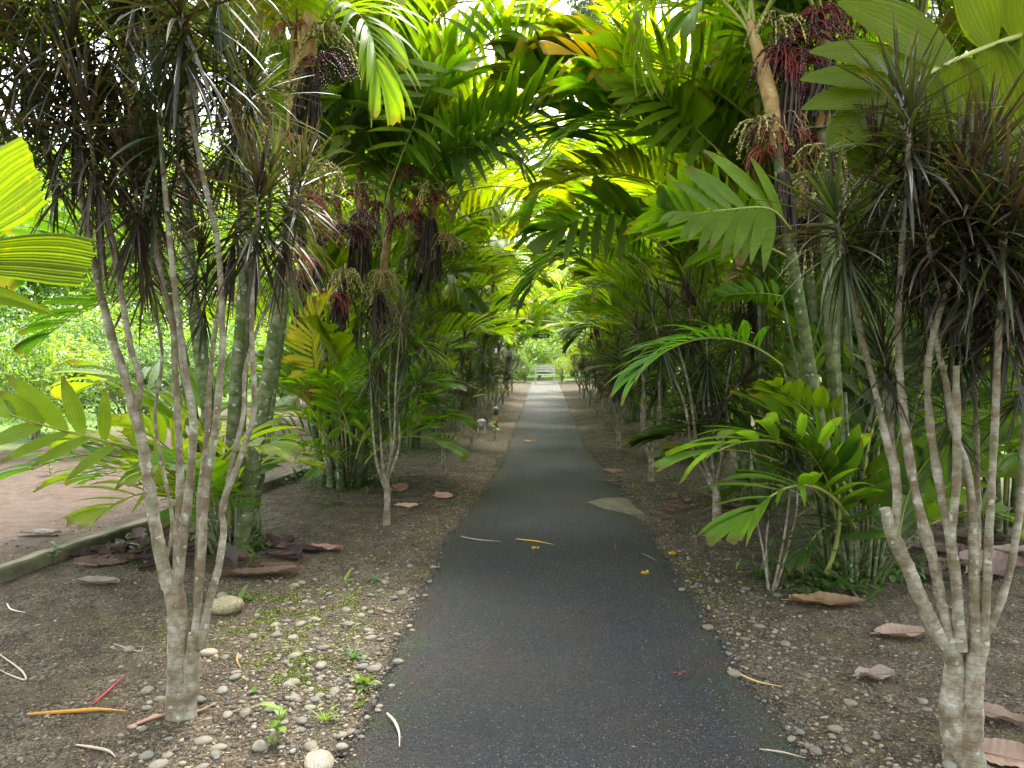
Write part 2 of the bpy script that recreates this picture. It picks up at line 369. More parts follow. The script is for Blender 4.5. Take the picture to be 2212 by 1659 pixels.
def frond_matrix(base, tip, L, roll=0.0):
    X = (tip - base); s = X.length / L; X.normalize()
    up = Vector((0, 0, 1)) if abs(X.z) < .93 else Vector((-X.x, -X.y, .2))
    Y = up.cross(X).normalized(); Z = X.cross(Y)
    rot = Matrix((X, Y, Z)).transposed().to_4x4()
    return Matrix.Translation(base) @ rot @ Matrix.Rotation(roll, 4, 'X') @ Matrix.Diagonal((s, s, s, 1))
def add_frond(parent, origin, base, tip, var, color, roll=0.0, name='frond'):
    me, L = FR[var]; s = (tip - base).length / L
    return link(name, me, parent, frond_matrix(base - origin, tip - origin, L, roll), color)

CANE = {}
def cane(parent, origin, b, r=.012):
    l = b - origin
    if l.z < .12: return
    k = (parent.name, ); g = Vector((l.x * .35, l.y * .35, -.03)); mb = MB()
    pts = smooth_line([g, Vector((l.x * .6, l.y * .6, l.z * .5)), l], 10)
    tube(mb, pts, [r * (1.25 - .5 * i / 10) for i in range(11)], 6, 0, rough=.06)
    link('sucker_stem', mb.mesh('sucker_stem', [MAT['stem']]), parent)
# ------------------------------------------------------------------ fruit clusters
def oct_bead(mb, p, r, mat):
    a = [(1, 0, 0), (0, 1, 0), (-1, 0, 0), (0, -1, 0), (0, 0, 1.25), (0, 0, -1.25)]
    V = [(p[0] + x * r, p[1] + y * r, p[2] + z * r) for x, y, z in a]
    mb.add(V, [[0, 1, 4], [1, 2, 4], [2, 3, 4], [3, 0, 4], [1, 0, 5], [2, 1, 5], [3, 2, 5], [0, 3, 5]], None, mat)
def fruit_mesh(kind, seed):
    rs = random.Random(seed); mb = MB(); n = {'red': 26, 'yellow': 24, 'black': 30, 'tan': 26, 'fibre': 40, 'mixed': 30}[kind]
    for k in range(n):
        a = rs.uniform(0, 6.28); sp = rs.uniform(.15, .8); ln = rs.uniform(.22, .36) * (1.15 if kind == 'fibre' else 1)
        if kind in ('red', 'mixed'): d = Vector((math.cos(a) * sp, math.sin(a) * sp, .3 if kind == 'red' else .1))
        elif kind == 'fibre': d = Vector((math.cos(a) * .25, math.sin(a) * .25, -.6))
        else: d = Vector((math.cos(a) * sp * .9, math.sin(a) * sp * .9, .5))
        d.normalize(); p = Vector((math.cos(a) * .03, math.sin(a) * .03, rs.uniform(-.03, .03))); pts = [p]
        for i in range(7):
            d = (d + Vector((rs.uniform(-.16, .16), rs.uniform(-.16, .16), -.46 if kind != 'red' else -.36))).normalized(); p = p + d * ln / 7; pts.append(p)
        tube(mb, pts, [.006 - .0005 * i for i in range(8)] if kind != 'fibre' else [.005 + .005 * rs.random() * (i % 2) for i in range(8)], 4, 0, cap=False)
        if kind in ('yellow', 'black') or (kind == 'mixed' and k % 2) or (kind == 'tan' and k % 4 == 0):
            for i in range(2, 8):
                for e in (0, .5):
                    q = pts[i].lerp(pts[i - 1], e); o = Vector((rs.uniform(-1, 1), rs.uniform(-1, 1), 0)) * .008
                    oct_bead(mb, q + o, rs.uniform(.008, .0125), 1)
    mats = {'red': ['red', 'red'], 'yellow': ['berry', 'berry'], 'black': ['red', 'black'], 'tan': ['tan', 'berry'], 'fibre': ['fibre', 'fibre'], 'mixed': ['red', 'black']}[kind]
    return mb.mesh('fruit_cluster', [MAT[x] for x in mats])
FM = {k: [fruit_mesh(k, s) for s in (1, 2)] for k in ('red', 'yellow', 'black', 'tan', 'fibre', 'mixed')}
def add_fruit(parent, origin, p, kind, scale=1.0, r=rng):
    m = Matrix.Translation(p - origin) @ Matrix.Rotation(r.uniform(0, 6.28), 4, 'Z') @ Matrix.Rotation(r.uniform(-.25, .25), 4, 'X') @ Matrix.Diagonal((scale, scale, scale * r.uniform(.9, 1.2), 1))
    return link('old_fibre_skirt' if kind == 'fibre' else 'fruit_cluster', r.choice(FM[kind]), parent, m)

# ------------------------------------------------------------------ palm stems and clumps
def palm_stem(clump, origin, pts, r=.035, shaft=.85, nf=7, rs=rng, fruit=3, bias=None, flen=1.75, fibre=True, bright=0.0, cols=None, skip=None):
    """pts: ground -> top of crownshaft (world)."""
    line = smooth_line(pts, 26); Ls = [0]
    for i in range(26): Ls.append(Ls[-1] + (line[i + 1] - line[i]).length)
    tot = Ls[-1]; cut = max(.3, tot - shaft)
    a = [i for i in range(27) if Ls[i] <= cut]; ic = a[-1]
    mb = MB(); lo = [p - origin for p in smooth_line(line[:ic + 1], 44)]
    rr = []
    per = rs.uniform(.16, .24)
    for i in range(45):
        h = Ls[ic] * i / 44; rr.append(r * (1.25 - .35 * i / 44) * (1.0 + .10 * (max(0, math.sin(h / per * 6.283)) ** 6)))
    tube(mb, lo, rr, 9, 0, rough=.08)
    st = link('stem', mb.mesh('stem', [MAT['stem']]), clump)
    ms = MB(); up = [p - origin for p in line[ic:]]; k = len(up); f = [r * (1.15 + .55 * math.sin(math.pi * min(1, i / (k - 1) * .8 + .1)) - .6 * i / (k - 1)) for i in range(k)]
    tube(ms, up, f, 9, 0)
    link('crownshaft', ms.mesh('crownshaft', [MAT['shaft']]), st)
    top = line[-1]; jn = line[ic]
    for j in range(nf):
        if skip and skip(j): continue
        az = 6.283 * (j / nf) + rs.uniform(-.45, .45); u = j / max(1, nf - 1)
        el = rs.choice([78, 70, 62, 54, 44, 32, 18, 4]) if nf > 3 else rs.uniform(20, 70)
        if j == 0: el = 82
        el = R(el + rs.uniform(-6, 6)); L = flen * rs.uniform(.85, 1.12)
        d = Vector((math.cos(az) * math.cos(el), math.sin(az) * math.cos(el), math.sin(el)))
        if bias is not None: d = (d + bias * rs.uniform(0, .55)).normalized()
        bpt = top + Vector((math.cos(az), math.sin(az), 0)) * r * .4 - (top - line[ic]) * rs.uniform(0, .25)
        col = rs.choice(cols or GREEN)
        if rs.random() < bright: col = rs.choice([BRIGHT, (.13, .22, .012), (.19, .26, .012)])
        if rs.random() < .025: col = YEL
        var = rs.choice('abcdefgh' if el < R(55) else 'bdfe')
        add_frond(st, origin, bpt, bpt + d * L, var, col, rs.uniform(-.5, .5))
    kinds = ['yellow', 'red', 'black', 'mixed', 'tan', 'yellow', 'mixed', 'black']
    for j in range(fruit):
        a = rs.uniform(0, 6.28); p = jn + Vector((math.cos(a) * r * 1.2, math.sin(a) * r * 1.2, -.03 - .16 * j))
        add_fruit(st, origin, p, rs.choice(kinds), rs.uniform(.75, 1.15), rs)
    if fibre and rs.random() < .8:
        add_fruit(st, origin, jn - Vector((0, 0, .12)), 'fibre', rs.uniform(.9, 1.3), rs)
    return st

def suckers(clump, origin, n, rs, col=None, rad=.45, hmax=1.3, side=None):
    for i in range(n):
        az = rs.uniform(0, 6.283) if side is None else side + rs.uniform(-1.3, 1.3)
        b = origin + Vector((math.cos(az), math.sin(az), 0)) * rs.uniform(.05, rad) + Vector((0, 0, rs.uniform(.02, hmax * .5)))
        el = R(rs.uniform(10, 75)); L = rs.uniform(.7, 1.25)
        t = b + Vector((math.cos(az) * math.cos(el), math.sin(az) * math.cos(el), math.sin(el))) * L
        cane(clump, origin, b, .009)
        add_frond(clump, origin, b, t, rs.choice('stth'), rs.choice(col or [(.07, .16, .015), (.09, .19, .015), (.06, .14, .02), (.12, .22, .02)]), rs.uniform(-.4, .4))

GP = 'clumping crownshaft palms lining the path'
def auto_clump(x, y, label, seed, nst=6, nf=7, fruit=3, side=1, hr=(2.9, 4.0), nsuck=8, bright=.1, flen=1.75, cols=None, arch=7, nmid=8):
    rs = random.Random(seed); o = Vector((x, y, ground_z(x, y))); c = empty('palm_clump', o, label, 'palm', GP)
    for i in range(nst):
        a = 6.283 * i / nst + rs.uniform(-.5, .5); rb = rs.uniform(.08, .35); rt = rb + rs.uniform(.1, .75); h = rs.uniform(*hr)
        if i % 3 == 2: h *= rs.uniform(.55, .75)
        b = o + Vector((math.cos(a) * rb, math.sin(a) * rb, -.03)); t = o + Vector((math.cos(a) * rt, math.sin(a) * rt, h))
        mid = b.lerp(t, .5) + Vector((rs.uniform(-.06, .06), rs.uniform(-.06, .06), .05)) - Vector((math.cos(a), math.sin(a), 0)) * .06
        palm_stem(c, o, [b, mid, t], rs.uniform(.024, .036), rs.uniform(.65, .95), nf, rs, fruit if rs.random() < .85 else 0, Vector((-side * .5, -.15, 0)), flen, bright=bright, cols=cols)
    # long fronds that arch over the path
    if abs(x) < 3:
        for j in range(arch):
            zb = rs.uniform(2.3 if y < 10 else 3.5, 5.0); b = o + Vector((-side * rs.uniform(.2, .6), rs.uniform(-.9, .9), zb)); yaw = rs.uniform(-.6, .6)
            t = b + Vector((-side * rs.uniform(1.2, 2.1 if y < 12 else 1.8), -.5 * rs.random() + yaw, rs.uniform(-.2, 1.1)))
            cane(c, o, b, .017)
            add_frond(c, o, b, t, rs.choice('abcdefg'), rs.choice(cols or GREEN) if rs.random() > bright + .15 else rs.choice([BRIGHT, (.15, .24, .012), (.2, .26, .012)]), rs.uniform(-.5, .5))
    for j in range(nmid):
        az = rs.uniform(0, 6.283); el = R(rs.uniform(8, 78)); b = o + Vector((math.cos(az) * rs.uniform(0, .5), math.sin(az) * rs.uniform(0, .5), rs.uniform(.5, 2.3)))
        L = rs.uniform(1.0, 1.6); t = b + Vector((math.cos(az) * math.cos(el), math.sin(az) * math.cos(el), math.sin(el))) * L
        cane(c, o, b, .013)
        add_frond(c, o, b, t, rs.choice('abdeffh'), rs.choice(GREEN + [(.13, .21, .012), (.11, .19, .012)]), rs.uniform(-.6, .6))
    suckers(c, o, nsuck, rs, hmax=1.6)
    return c, o

# hero clump, front left
rs = random.Random(21)
oL = G(500, 1200); oL.z = 0
cL = empty('palm_clump', oL, 'nearest palm clump on the left, mossy stems behind the big pale-stemmed dracaena', 'palm', GP)
def pst(c, o, px, Y, **k):
    pts = [P(u, v, Y + (e[0] if e else 0)) for u, v, *e in px]; pts[0].z = -.03
    return palm_stem(c, o, pts, **k)
Y = oL.y
biasL = Vector((.3, -.1, .1))
pst(cL, oL, [(515, 1195), (555, 960), (598, 690), (632, 420), (655, 200), (680, -20)], Y, r=.048, shaft=.5, nf=6, rs=rs, fruit=0, bias=biasL, flen=1.6, bright=.3)
s2 = pst(cL, oL, [(488, 1190), (505, 900), (530, 560), (542, 280), (560, -60)], Y + .1, r=.042, shaft=1.15, nf=7, rs=rs, fruit=2, bias=biasL, bright=.3)
s3 = pst(cL, oL, [(470, 1175), (452, 900), (412, 600), (405, 400), (415, 100)], Y + .2, r=.05, shaft=.9, nf=7, rs=rs, fruit=3, bright=.3)
pst(cL, oL, [(525, 1180), (520, 900), (535, 600), (510, 300), (512, -40)], Y + .5, r=.04, shaft=1.0, nf=6, rs=rs, fruit=2, bright=.3)
pst(cL, oL, [(455, 1180), (400, 800), (330, 500), (290, 250), (260, 20)], Y + .4, r=.04, shaft=.9, nf=7, rs=rs, fruit=2, bright=.4)
pst(cL, oL, [(540, 1170), (580, 900), (615, 640), (632, 300), (640, 60)], Y + .6, r=.036, shaft=1.0, nf=6, rs=rs, fruit=1, bright=.3)
for (u, v, k, s, dy) in [(640, 55, 'red', 1.1, 0), (712, 70, 'yellow', 1.2, -.05), (692, 130, 'black', 1.2, 0), (675, 150, 'fibre', 1.3, -.02), (618, 300, 'tan', 1.1, -.1), (585, 190, 'yellow', 1.3, -.05),
                     (530, 210, 'mixed', 1.5, -.05), (512, 95, 'yellow', 1.1, -.05), (575, 290, 'black', 1.4, 0), (655, 420, 'mixed', 1.2, 0), (675, 360, 'yellow', 1.1, .1), (650, 560, 'red', .9, 0), (480, 380, 'black', 1.1, 0), (530, 330, 'mixed', 1.4, 0)]:
    add_fruit(s2, oL, P(u, v, Y + dy), k, s * .85, rs)
# low pale suckers of the front left clump
for (b, t, var, col, rl) in [((420, 1110, -.1), (165, 1030, -.6), 't', (.20, .29, .03), .2), ((400, 1100, -.2), (190, 960, -.7), 's', (.24, .33, .05), .1), ((430, 1120, -.1), (230, 1100, -.8), 't', (.24, .30, .03), -.3),
                             ((440, 1120, 0), (300, 930, -.4), 's', (.22, .31, .05), .5), ((450, 1100, 0), (560, 965, -.6), 's', (.2, .3, .03), .1), ((430, 1080, .2), (380, 880, .2), 't', (.2, .28, .04), 0),
                             ((470, 1090, .3), (640, 1000, .4), 's', (.22, .3, .03), 0), ((430, 1060, .3), (280, 860, .3), 'h', (.13, .24, .02), .3), ((440, 1130, -.2), (330, 1020, -.9), 't', (.25, .33, .06), .4),
                             ((440, 1000, .3), (500, 800, .5), 't', (.15, .25, .02), .4), ((420, 980, .3), (210, 830, .8), 's', (.16, .27, .02), 0)]:
    cane(cL, oL, P(b[0], b[1], Y + b[2]))
    add_frond(cL, oL, P(b[0], b[1], Y + b[2]), P(t[0], t[1], Y + t[2]), var, col, rl)
suckers(cL, oL, 5, rs, hmax=1.0)

# hero clump, front right
rs = random.Random(33)
oR = G(1850, 1262); oR.z = 0; Y = oR.y
cR = empty('palm_clump', oR, 'nearest palm clump on the right, dark stems rising behind the fallen brown leaves', 'palm', GP)
bR = Vector((-.3, -.1, .1))
q1 = pst(cR, oR, [(1838, 1250), (1762, 860), (1722, 620), (1690, 430), (1672, 250), (1620, 45)], Y, r=.036, shaft=.75, nf=6, rs=rs, fruit=0, bias=bR, bright=.5)
pst(cR, oR, [(1850, 1262), (1808, 900), (1792, 600), (1778, 300), (1785, 60)], Y + .1, r=.045, shaft=.6, nf=6, rs=rs, fruit=3, bias=bR, bright=.5)
pst(cR, oR, [(1880, 1250), (1850, 900), (1812, 600), (1800, 300), (1765, 0)], Y + .5, r=.04, shaft=.8, nf=7, rs=rs, fruit=3, bright=.5)
pst(cR, oR, [(1900, 1240), (1920, 900), (1950, 600), (1980, 300), (1990, 20)], Y + .5, r=.036, shaft=.9, nf=7, rs=rs, fruit=3, bright=.5)
pst(cR, oR, [(1930, 1230), (1990, 900), (2060, 650), (2110, 450), (2130, 250)], Y + .8, r=.036, shaft=.9, nf=7, rs=rs, fruit=2, bright=.5)
pst(cR, oR, [(1820, 1230), (1800, 900), (1760, 700), (1740, 420), (1730, 150)], Y + .9, r=.032, shaft=.9, nf=6, rs=rs, fruit=3, bright=.5)
for (u, v, k, s, dy) in [(1668, 262, 'mixed', 1.0, 0), (1640, 270, 'yellow', 1.1, 0), (1690, 262, 'tan', .8, 0), (1655, 330, 'red', .9, 0), (1690, 380, 'fibre', 1.3, -.02), (1695, 290, 'red', .9, 0), (1682, 110, 'mixed', 1.1, 0), (1675, 50, 'yellow', 1, 0),
                     (1745, 75, 'black', 1.3, 0), (1690, 130, 'red', 1.0, 0), (1770, 20, 'mixed', 1.3, 0), (1715, 160, 'fibre', 1.4, 0), (1790, 130, 'fibre', 1.5, 0), (1835, 20, 'mixed', 1.1, .1), (1900, 5, 'mixed', 1.1, .3), (1735, 130, 'black', 1.3, .05), (1770, 200, 'black', 1.2, .1)]:
    add_fruit(q1, oR, P(u, v, Y + dy), k, s * .8, rs)
for (b, t, var, col, rl) in [((1712, 560, 0), (1455, 462, -.5), 'd', (.10, .20, .012), .9), ((1690, 790, .1), (1390, 800, -.2), 'a', (.08, .20, .02), 0), ((1850, 1080, -.1), (1550, 975, -.5), 's', (.17, .31, .05), .2),
                             ((1845, 1140, -.1), (1625, 1110, -.7), 't', (.12, .24, .02), 0), ((1830, 1000, .1), (1680, 850, -.2), 'h', (.14, .22, .012), .4), ((1850, 1150, 0), (1740, 1190, -.3), 't', (.04, .09, .02), 0),
                             ((1860, 1050, .6), (1900, 780, .8), 'b', (.07, .13, .012), 0), ((1880, 1100, .3), (2020, 850, .6), 'h', (.14, .24, .012), 0), ((1880, 1050, .5), (1990, 700, .9), 'd', (.12, .22, .012), .4),
                             ((1820, 1000, .5), (1770, 740, .8), 'b', (.06, .12, .012), 0), ((1900, 1100, .6), (2120, 1000, .8), 's', (.13, .24, .02), 0), ((1850, 900, .4), (1700, 700, .8), 'h', (.12, .22, .012), .5),
                             ((1880, 1000, .6), (2150, 800, .9), 'd', (.13, .24, .012), .5), ((1870, 950, .6), (1830, 700, 1.2), 'b', (.08, .17, .012), .7), ((1690, 640, .5), (1560, 640, .8), 'h', (.08, .18, .012), 1.0),
                             ((1960, 1130, .6), (2120, 900, .9), 'h', (.14, .25, .012), .6), ((1960, 1100, .8), (2210, 860, 1.0), 'd', (.15, .25, .012), .7), ((1980, 900, .9), (2200, 720, 1.1), 'd', (.14, .24, .012), .9), ((1900, 800, .9), (2080, 620, 1.2), 'h', (.11, .2, .012), .9),
                             ((1950, 700, 1.0), (2180, 560, 1.3), 'b', (.10, .19, .012), .8), ((1840, 820, .8), (1960, 560, 1.2), 'd', (.09, .18, .012), 1.0), ((1980, 1150, .8), (2190, 1130, 1.0), 's', (.12, .23, .02), .3), ((1780, 820, .9), (1650, 560, 1.2), 'd', (.08, .17, .012), 1.0)]:
    cane(cR, oR, P(b[0], b[1], Y + b[2]))
    add_frond(cR, oR, P(b[0], b[1], Y + b[2]), P(t[0], t[1], Y + t[2]), var, col, rl)
for k in range(12):
    az = rs.uniform(0, 6.28); el = R(rs.uniform(0, 65)); b_ = oR + Vector((rs.uniform(-.3, .6), rs.uniform(.1, .9), rs.uniform(.3, 1.3))); cane(cR, oR, b_, .012)
    add_frond(cR, oR, b_, b_ + Vector((math.cos(az) * math.cos(el), math.sin(az) * math.cos(el) * .6 + .2, math.sin(el))) * rs.uniform(.8, 1.3), rs.choice('bdsf'), rs.choice([(.05, .095, .014), (.07, .125, .014), (.09, .15, .014), (.04, .08, .014)]), rs.uniform(-.5, .5))
for k in range(9):
    b_ = oR + Vector((rs.uniform(-.45, .45), rs.uniform(-.2, .6), rs.uniform(1.2, 2.0))); cane(cR, oR, b_, .014)
suckers(cR, oR, 6, rs, hmax=1.0, col=[(.035, .075, .015), (.05, .10, .015)])

# rows further along the path
left_clumps = []; right_clumps = []
for i, yy in enumerate([8.5, 11.4, 14.3, 17.2, 20.1, 23.0, 26.0, 29.0]):
    lab = '%s palm clump from the camera in the row left of the path' % ORD[i + 1]
    far = i > 3
    left_clumps.append(auto_clump(-2.35 + .15 * math.sin(i * 2.1), yy, lab, 100 + i, nst=0 if i == 0 else 5, nf=7 if i == 0 else 6, fruit=3 if not far else 2, side=-1, hr=(2.9, 4.1), nsuck=14 if i == 0 else 9, bright=.45 if i < 4 else .6, arch=6 if i < 1 else (6 if i < 5 else 3), nmid=13 if i < 5 else 8))
rs = random.Random(91); cc, oo = left_clumps[0]; st = None
up = Vector((0, -.05, .35))
for px, sh_, nf_ in [([(735, 1045), (733, 800), (738, 600), (726, 400)], 1.0, 6), ([(770, 1045), (798, 800), (822, 640), (848, 430)], .95, 7), ([(755, 1050), (768, 700), (776, 500), (782, 230)], 1.1, 6), ([(790, 1045), (862, 800), (925, 560), (942, 320)], .9, 6),
                     ([(715, 1040), (702, 800), (688, 550), (700, 280)], 1.0, 6), ([(800, 1040), (868, 750), (900, 560), (905, 330)], 1.0, 6), ([(700, 1040), (660, 800), (652, 600), (640, 400)], .9, 6)]:
    st = pst(cc, oo, px, 8.2 + rs.uniform(-.2, .5), r=.036, shaft=sh_, nf=nf_, rs=rs, fruit=2, bias=up, bright=.5)
for (u, v, k, s_, dy) in [(745, 590, 'yellow', 1.1, -.5), (712, 640, 'red', 1.2, -.5), (826, 590, 'tan', .9, -.4), (826, 600, 'yellow', 1.0, -.3), (930, 430, 'red', 1.5, -.5), (930, 405, 'yellow', 1.4, -.45), (880, 360, 'mixed', 1.2, -.3), (770, 420, 'red', 1.3, -.4), (770, 400, 'yellow', 1.2, -.45), (812, 440, 'mixed', 1.1, -.3), (965, 515, 'tan', 1.0, -.3), (965, 520, 'yellow', 1.1, -.3),
                          (690, 430, 'yellow', 1.3, -.3), (660, 480, 'mixed', 1.3, -.3), (760, 500, 'black', 1.4, -.4), (880, 470, 'black', 1.3, -.3), (700, 830, 'red', 1.3, -.6), (775, 490, 'fibre', 1.8, -.3), (930, 480, 'fibre', 1.8, -.3), (820, 640, 'fibre', 1.5, -.2)]:
    add_fruit(st, oo, P(u, v, 8.2 + dy), k, s_ * .85, rs)
for (b, t, var, col, rl) in [((720, 980, 8.0), (615, 900, 7.5), 's', BRIGHT, 0), ((730, 1000, 7.9), (610, 985, 7.4), 't', (.12, .24, .02), 0), ((740, 960, 7.9), (640, 830, 7.5), 'a', (.11, .23, .015), .2), ((760, 960, 7.7), (700, 820, 7.2), 's', (.12, .24, .015), .3), ((770, 990, 7.6), (860, 900, 7.2), 's', (.10, .22, .02), 0),
                             ((780, 960, 7.9), (940, 830, 7.5), 'a', (.10, .22, .02), .1), ((760, 900, 7.9), (820, 760, 7.4), 'b', (.11, .24, .02), .3), ((750, 1010, 7.7), (690, 1010, 7.1), 't', (.11, .22, .02), 0), ((790, 1000, 7.9), (950, 960, 7.5), 's', (.12, .24, .02), 0), ((720, 880, 8.0), (590, 790, 7.8), 'd', (.08, .18, .012), .4),
                             ((730, 850, 8.2), (600, 640, 8.0), 'b', (.06, .14, .012), .3), ((740, 930, 7.8), (760, 830, 7.0), 't', (.14, .26, .02), .3), ((700, 960, 7.9), (600, 840, 8.0), 's', (.16, .27, .015), .2), ((880, 960, 9), (930, 860, 8.6), 's', (.13, .25, .02), 0), ((800, 850, 8.3), (920, 700, 8.2), 'b', (.06, .13, .015), .3)]:
    cane(cc, oo, P(*b))
    add_frond(cc, oo, P(*b), P(*t), var, col, rl)
for i, yy in enumerate([7.7, 10.6, 13.5, 16.4, 19.3, 22.2, 25.2, 28.2]):
    lab = '%s palm clump from the camera in the row right of the path' % ORD[i + 1]
    far = i > 3
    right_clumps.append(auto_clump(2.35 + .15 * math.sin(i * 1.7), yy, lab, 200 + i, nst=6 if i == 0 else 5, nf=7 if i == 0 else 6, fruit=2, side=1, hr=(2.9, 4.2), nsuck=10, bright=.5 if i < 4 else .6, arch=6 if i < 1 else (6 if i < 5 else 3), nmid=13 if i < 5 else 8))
for i, (x, y) in enumerate([(-2.5, -1.3), (2.5, -1.6), (-2.5, -4.6), (2.5, -4.8)]):  # unseen clumps carrying the avenue on behind the camera, added to shade the foreground
    auto_clump(x, y, 'unseen palm clump continuing the avenue behind the viewpoint, added to shade the foreground, ' + ['near one on the left', 'near one on the right', 'far one on the left', 'far one on the right'][i], 700 + i, nst=5, nf=7, fruit=1, side=1 if x > 0 else -1, hr=(2.8, 4), nsuck=0, arch=5, nmid=2)
# outer row that closes the sides
for i, (x, y, sd) in enumerate([(4.4, 9.5, 1), (4.6, 14.5, 1), (4.3, 20, 1), (4.0, 6.4, 1), (-4.6, 16, -1), (-4.6, 23, -1)]):
    w = ['palm clump standing behind the right row, second from the camera', 'palm clump standing behind the right row, third from the camera', 'farthest palm clump standing behind the right row', 'nearest palm clump standing behind the right row',
         'nearer of the two palm clumps behind the left row', 'farther of the two palm clumps behind the left row'][i]
    auto_clump(x, y, w, 300 + i, nst=5, nf=7, fruit=1, side=sd, nsuck=8, bright=.35)
# bright palms beyond the end of the path
for i, (x, y) in enumerate([(-3.2, 35), (3.6, 35.5), (-1.2, 41), (1.8, 43), (5.5, 40)]):
    w = ['bright palm clump left of the white bench at the path end', 'bright palm clump right of the white bench at the path end', 'sunlit palm clump far behind the bench, left one', 'sunlit palm clump far behind the bench, right one', 'sunlit palm clump beyond the right row at the path end'][i]
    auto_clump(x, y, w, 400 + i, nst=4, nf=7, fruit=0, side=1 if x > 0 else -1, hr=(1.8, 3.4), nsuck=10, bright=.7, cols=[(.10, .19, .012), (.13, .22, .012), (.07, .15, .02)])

# canopy fronds placed where the photograph shows them
def hero(cl, i, items):
    c, o = cl
    for (b, t, var, col, rl) in items:
        add_frond(c, o, P(*b), P(*t), var, col, rl)
hero((cL, oL), 0, [((672, 120, 5.6), (815, 150, 4.9), 'g', (.16, .26, .012), .1), ((660, 60, 5.6), (790, -60, 4.6), 'a', (.14, .24, .012), .3), ((560, 60, 5.6), (380, -20, 5.0), 'b', (.10, .2, .012), .3),
                   ((420, 120, 5.7), (200, 20, 5.6), 'a', (.09, .18, .012), .3), ((300, 100, 5.9), (60, 60, 5.6), 'c', (.12, .22, .012), 0), ((400, 560, 5.8), (90, 560, 6.0), 'd', (.05, .12, .015), .7), ((420, 640, 5.6), (110, 720, 5.2), 'b', (.045, .11, .015), .2)])
hero(left_clumps[0], 0, [((860, 430, 8.5), (1185, 20, 7.6), 'b', (.17, .30, .012), .4), ((835, 480, 8.4), (1000, 165, 7.4), 'a', (.09, .19, .014), .0), ((905, 560, 8.4), (1195, 300, 7.2), 'e', (.05, .115, .03), .3),
                         ((890, 470, 8.4), (1190, 230, 7.2), 'f', (.12, .24, .014), .2), ((700, 860, 7.6), (700, 665, 7.0), 'b', TANL, .9), ((900, 300, 8.3), (1090, 60, 7.4), 'a', (.15, .28, .012), .2), ((880, 520, 8.2), (1050, 330, 7.2), 'c', (.06, .13, .02), 0),
                         ((800, 380, 8.3), (700, 120, 7.4), 'c', (.05, .12, .015), 0), ((820, 330, 8.3), (860, 30, 7.6), 'b', (.06, .13, .015), .4)])
hero(left_clumps[1], 0, [((970, 500, 11.3), (1200, 350, 10), 'e', (.13, .25, .012), .3), ((960, 450, 11.3), (1150, 200, 10.5), 'b', (.15, .27, .012), .3)])
hero(right_clumps[0], 0, [((1640, -130, 4.9), (1400, 110, 5.0), 'g', (.17, .28, .012), .2), ((1455, 215, 7.6), (1195, 95, 7.2), 'a', ORANGE, .1), ((1560, 380, 7.2), (1290, 190, 6.6), 'd', (.13, .25, .012), .3),
                          ((1470, 420, 7.6), (1200, 400, 7.2), 'b', (.20, .24, .012), .2), ((1560, 300, 7.5), (1560, 60, 6.9), 'b', (.07, .16, .02), 1.2), ((1430, 530, 7.6), (1180, 500, 7.3), 'd', (.08, .18, .014), .1),
                          ((1420, 600, 7.6), (1150, 600, 7.4), 'c', (.04, .10, .025), .1), ((1440, 240, 7.4), (1210, 190, 7.0), 'e', (.22, .28, .012), .2), ((1600, 60, 6.8), (1340, -10, 6.4), 'f', (.22, .28, .012), .3),
                          ((1500, 200, 7.2), (1330, 30, 6.9), 'b', (.19, .28, .012), .2), ((1470, 330, 7.2), (1230, 290, 6.8), 'a', (.13, .25, .012), -.3), ((1640, 200, 6.4), (1500, 20, 5.6), 'g', (.14, .26, .012), 0)])
hero(right_clumps[1], 0, [((1350, 690, 10.4), (1240, 735, 10.2), 'd', (.035, .085, .04), .1), ((1350, 600, 10.4), (1150, 620, 9.8), 'c', (.04, .10, .03), .1), ((1350, 520, 10.4), (1130, 470, 10), 'a', (.09, .19, .014), .1), ((1360, 830, 9.8), (1420, 870, 9), 't', (.12, .24, .02), 0)])

# (custom fronds below use P() points only to find where each leaf grows in space)
# near fronds with broad leaflets that reach into the frame
def custom_frond(clump, origin, rach, leaflets, color, nrm, rr=.011, mat='palm'):
    mb = MB(); rs = random.Random(5); pts = smooth_line([P(*p) - origin for p in rach], 20)
    tube(mb, pts, [rr * (1 - .6 * i / 20) for i in range(21)], 7, 1)
    for (s, tip, w, tr) in leaflets:
        x = s * 20; i = min(int(x), 19); a = pts[i].lerp(pts[i + 1], x - i); b = P(*tip) - origin; d = b - a
        blade(mb, a, d.normalized() + Vector((0, 0, .14)), nrm, d.length * 1.02, w, .3, 12, tuple(np.linspace(-1, 1, 15)), fold=.12, pleat=.045, prof=P_trunc if tr else P_point, jag=d.length * .02 if tr else 0, rs=rs)
    return link('frond', mb.mesh('frond', [MAT[mat], MAT['rachis']]), clump, None, color)
def cf(cl, rach, lv, col, Y, w, tilt=.3):
    ex = []
    for a, b in zip(lv, lv[1:]):
        if abs(a[0] - b[0]) < .22 and math.hypot(a[1] - b[1], a[2] - b[2]) < 110: ex.append(((a[0] + b[0]) / 2, (a[1] + b[1]) / 2 + rng.uniform(-6, 6), (a[2] + b[2]) / 2 - 8, (a[3] + b[3]) / 2 - .05, min(a[4], b[4]) * .95, 0))
    lv = [(q[0], q[1], q[2], q[3], q[4] * .62 * (1.5 if q[5] else 1), q[5]) for q in lv + ex]
    return custom_frond(cl[0], cl[1], [(u, v, Y + .18 * k) for k, (u, v) in zip(range(len(rach), 0, -1), rach)], [(s_, (u, v, Y + dy), w * ww, tr_) for s_, u, v, dy, ww, tr_ in lv], col, Vector((0, -1, tilt)), .010)
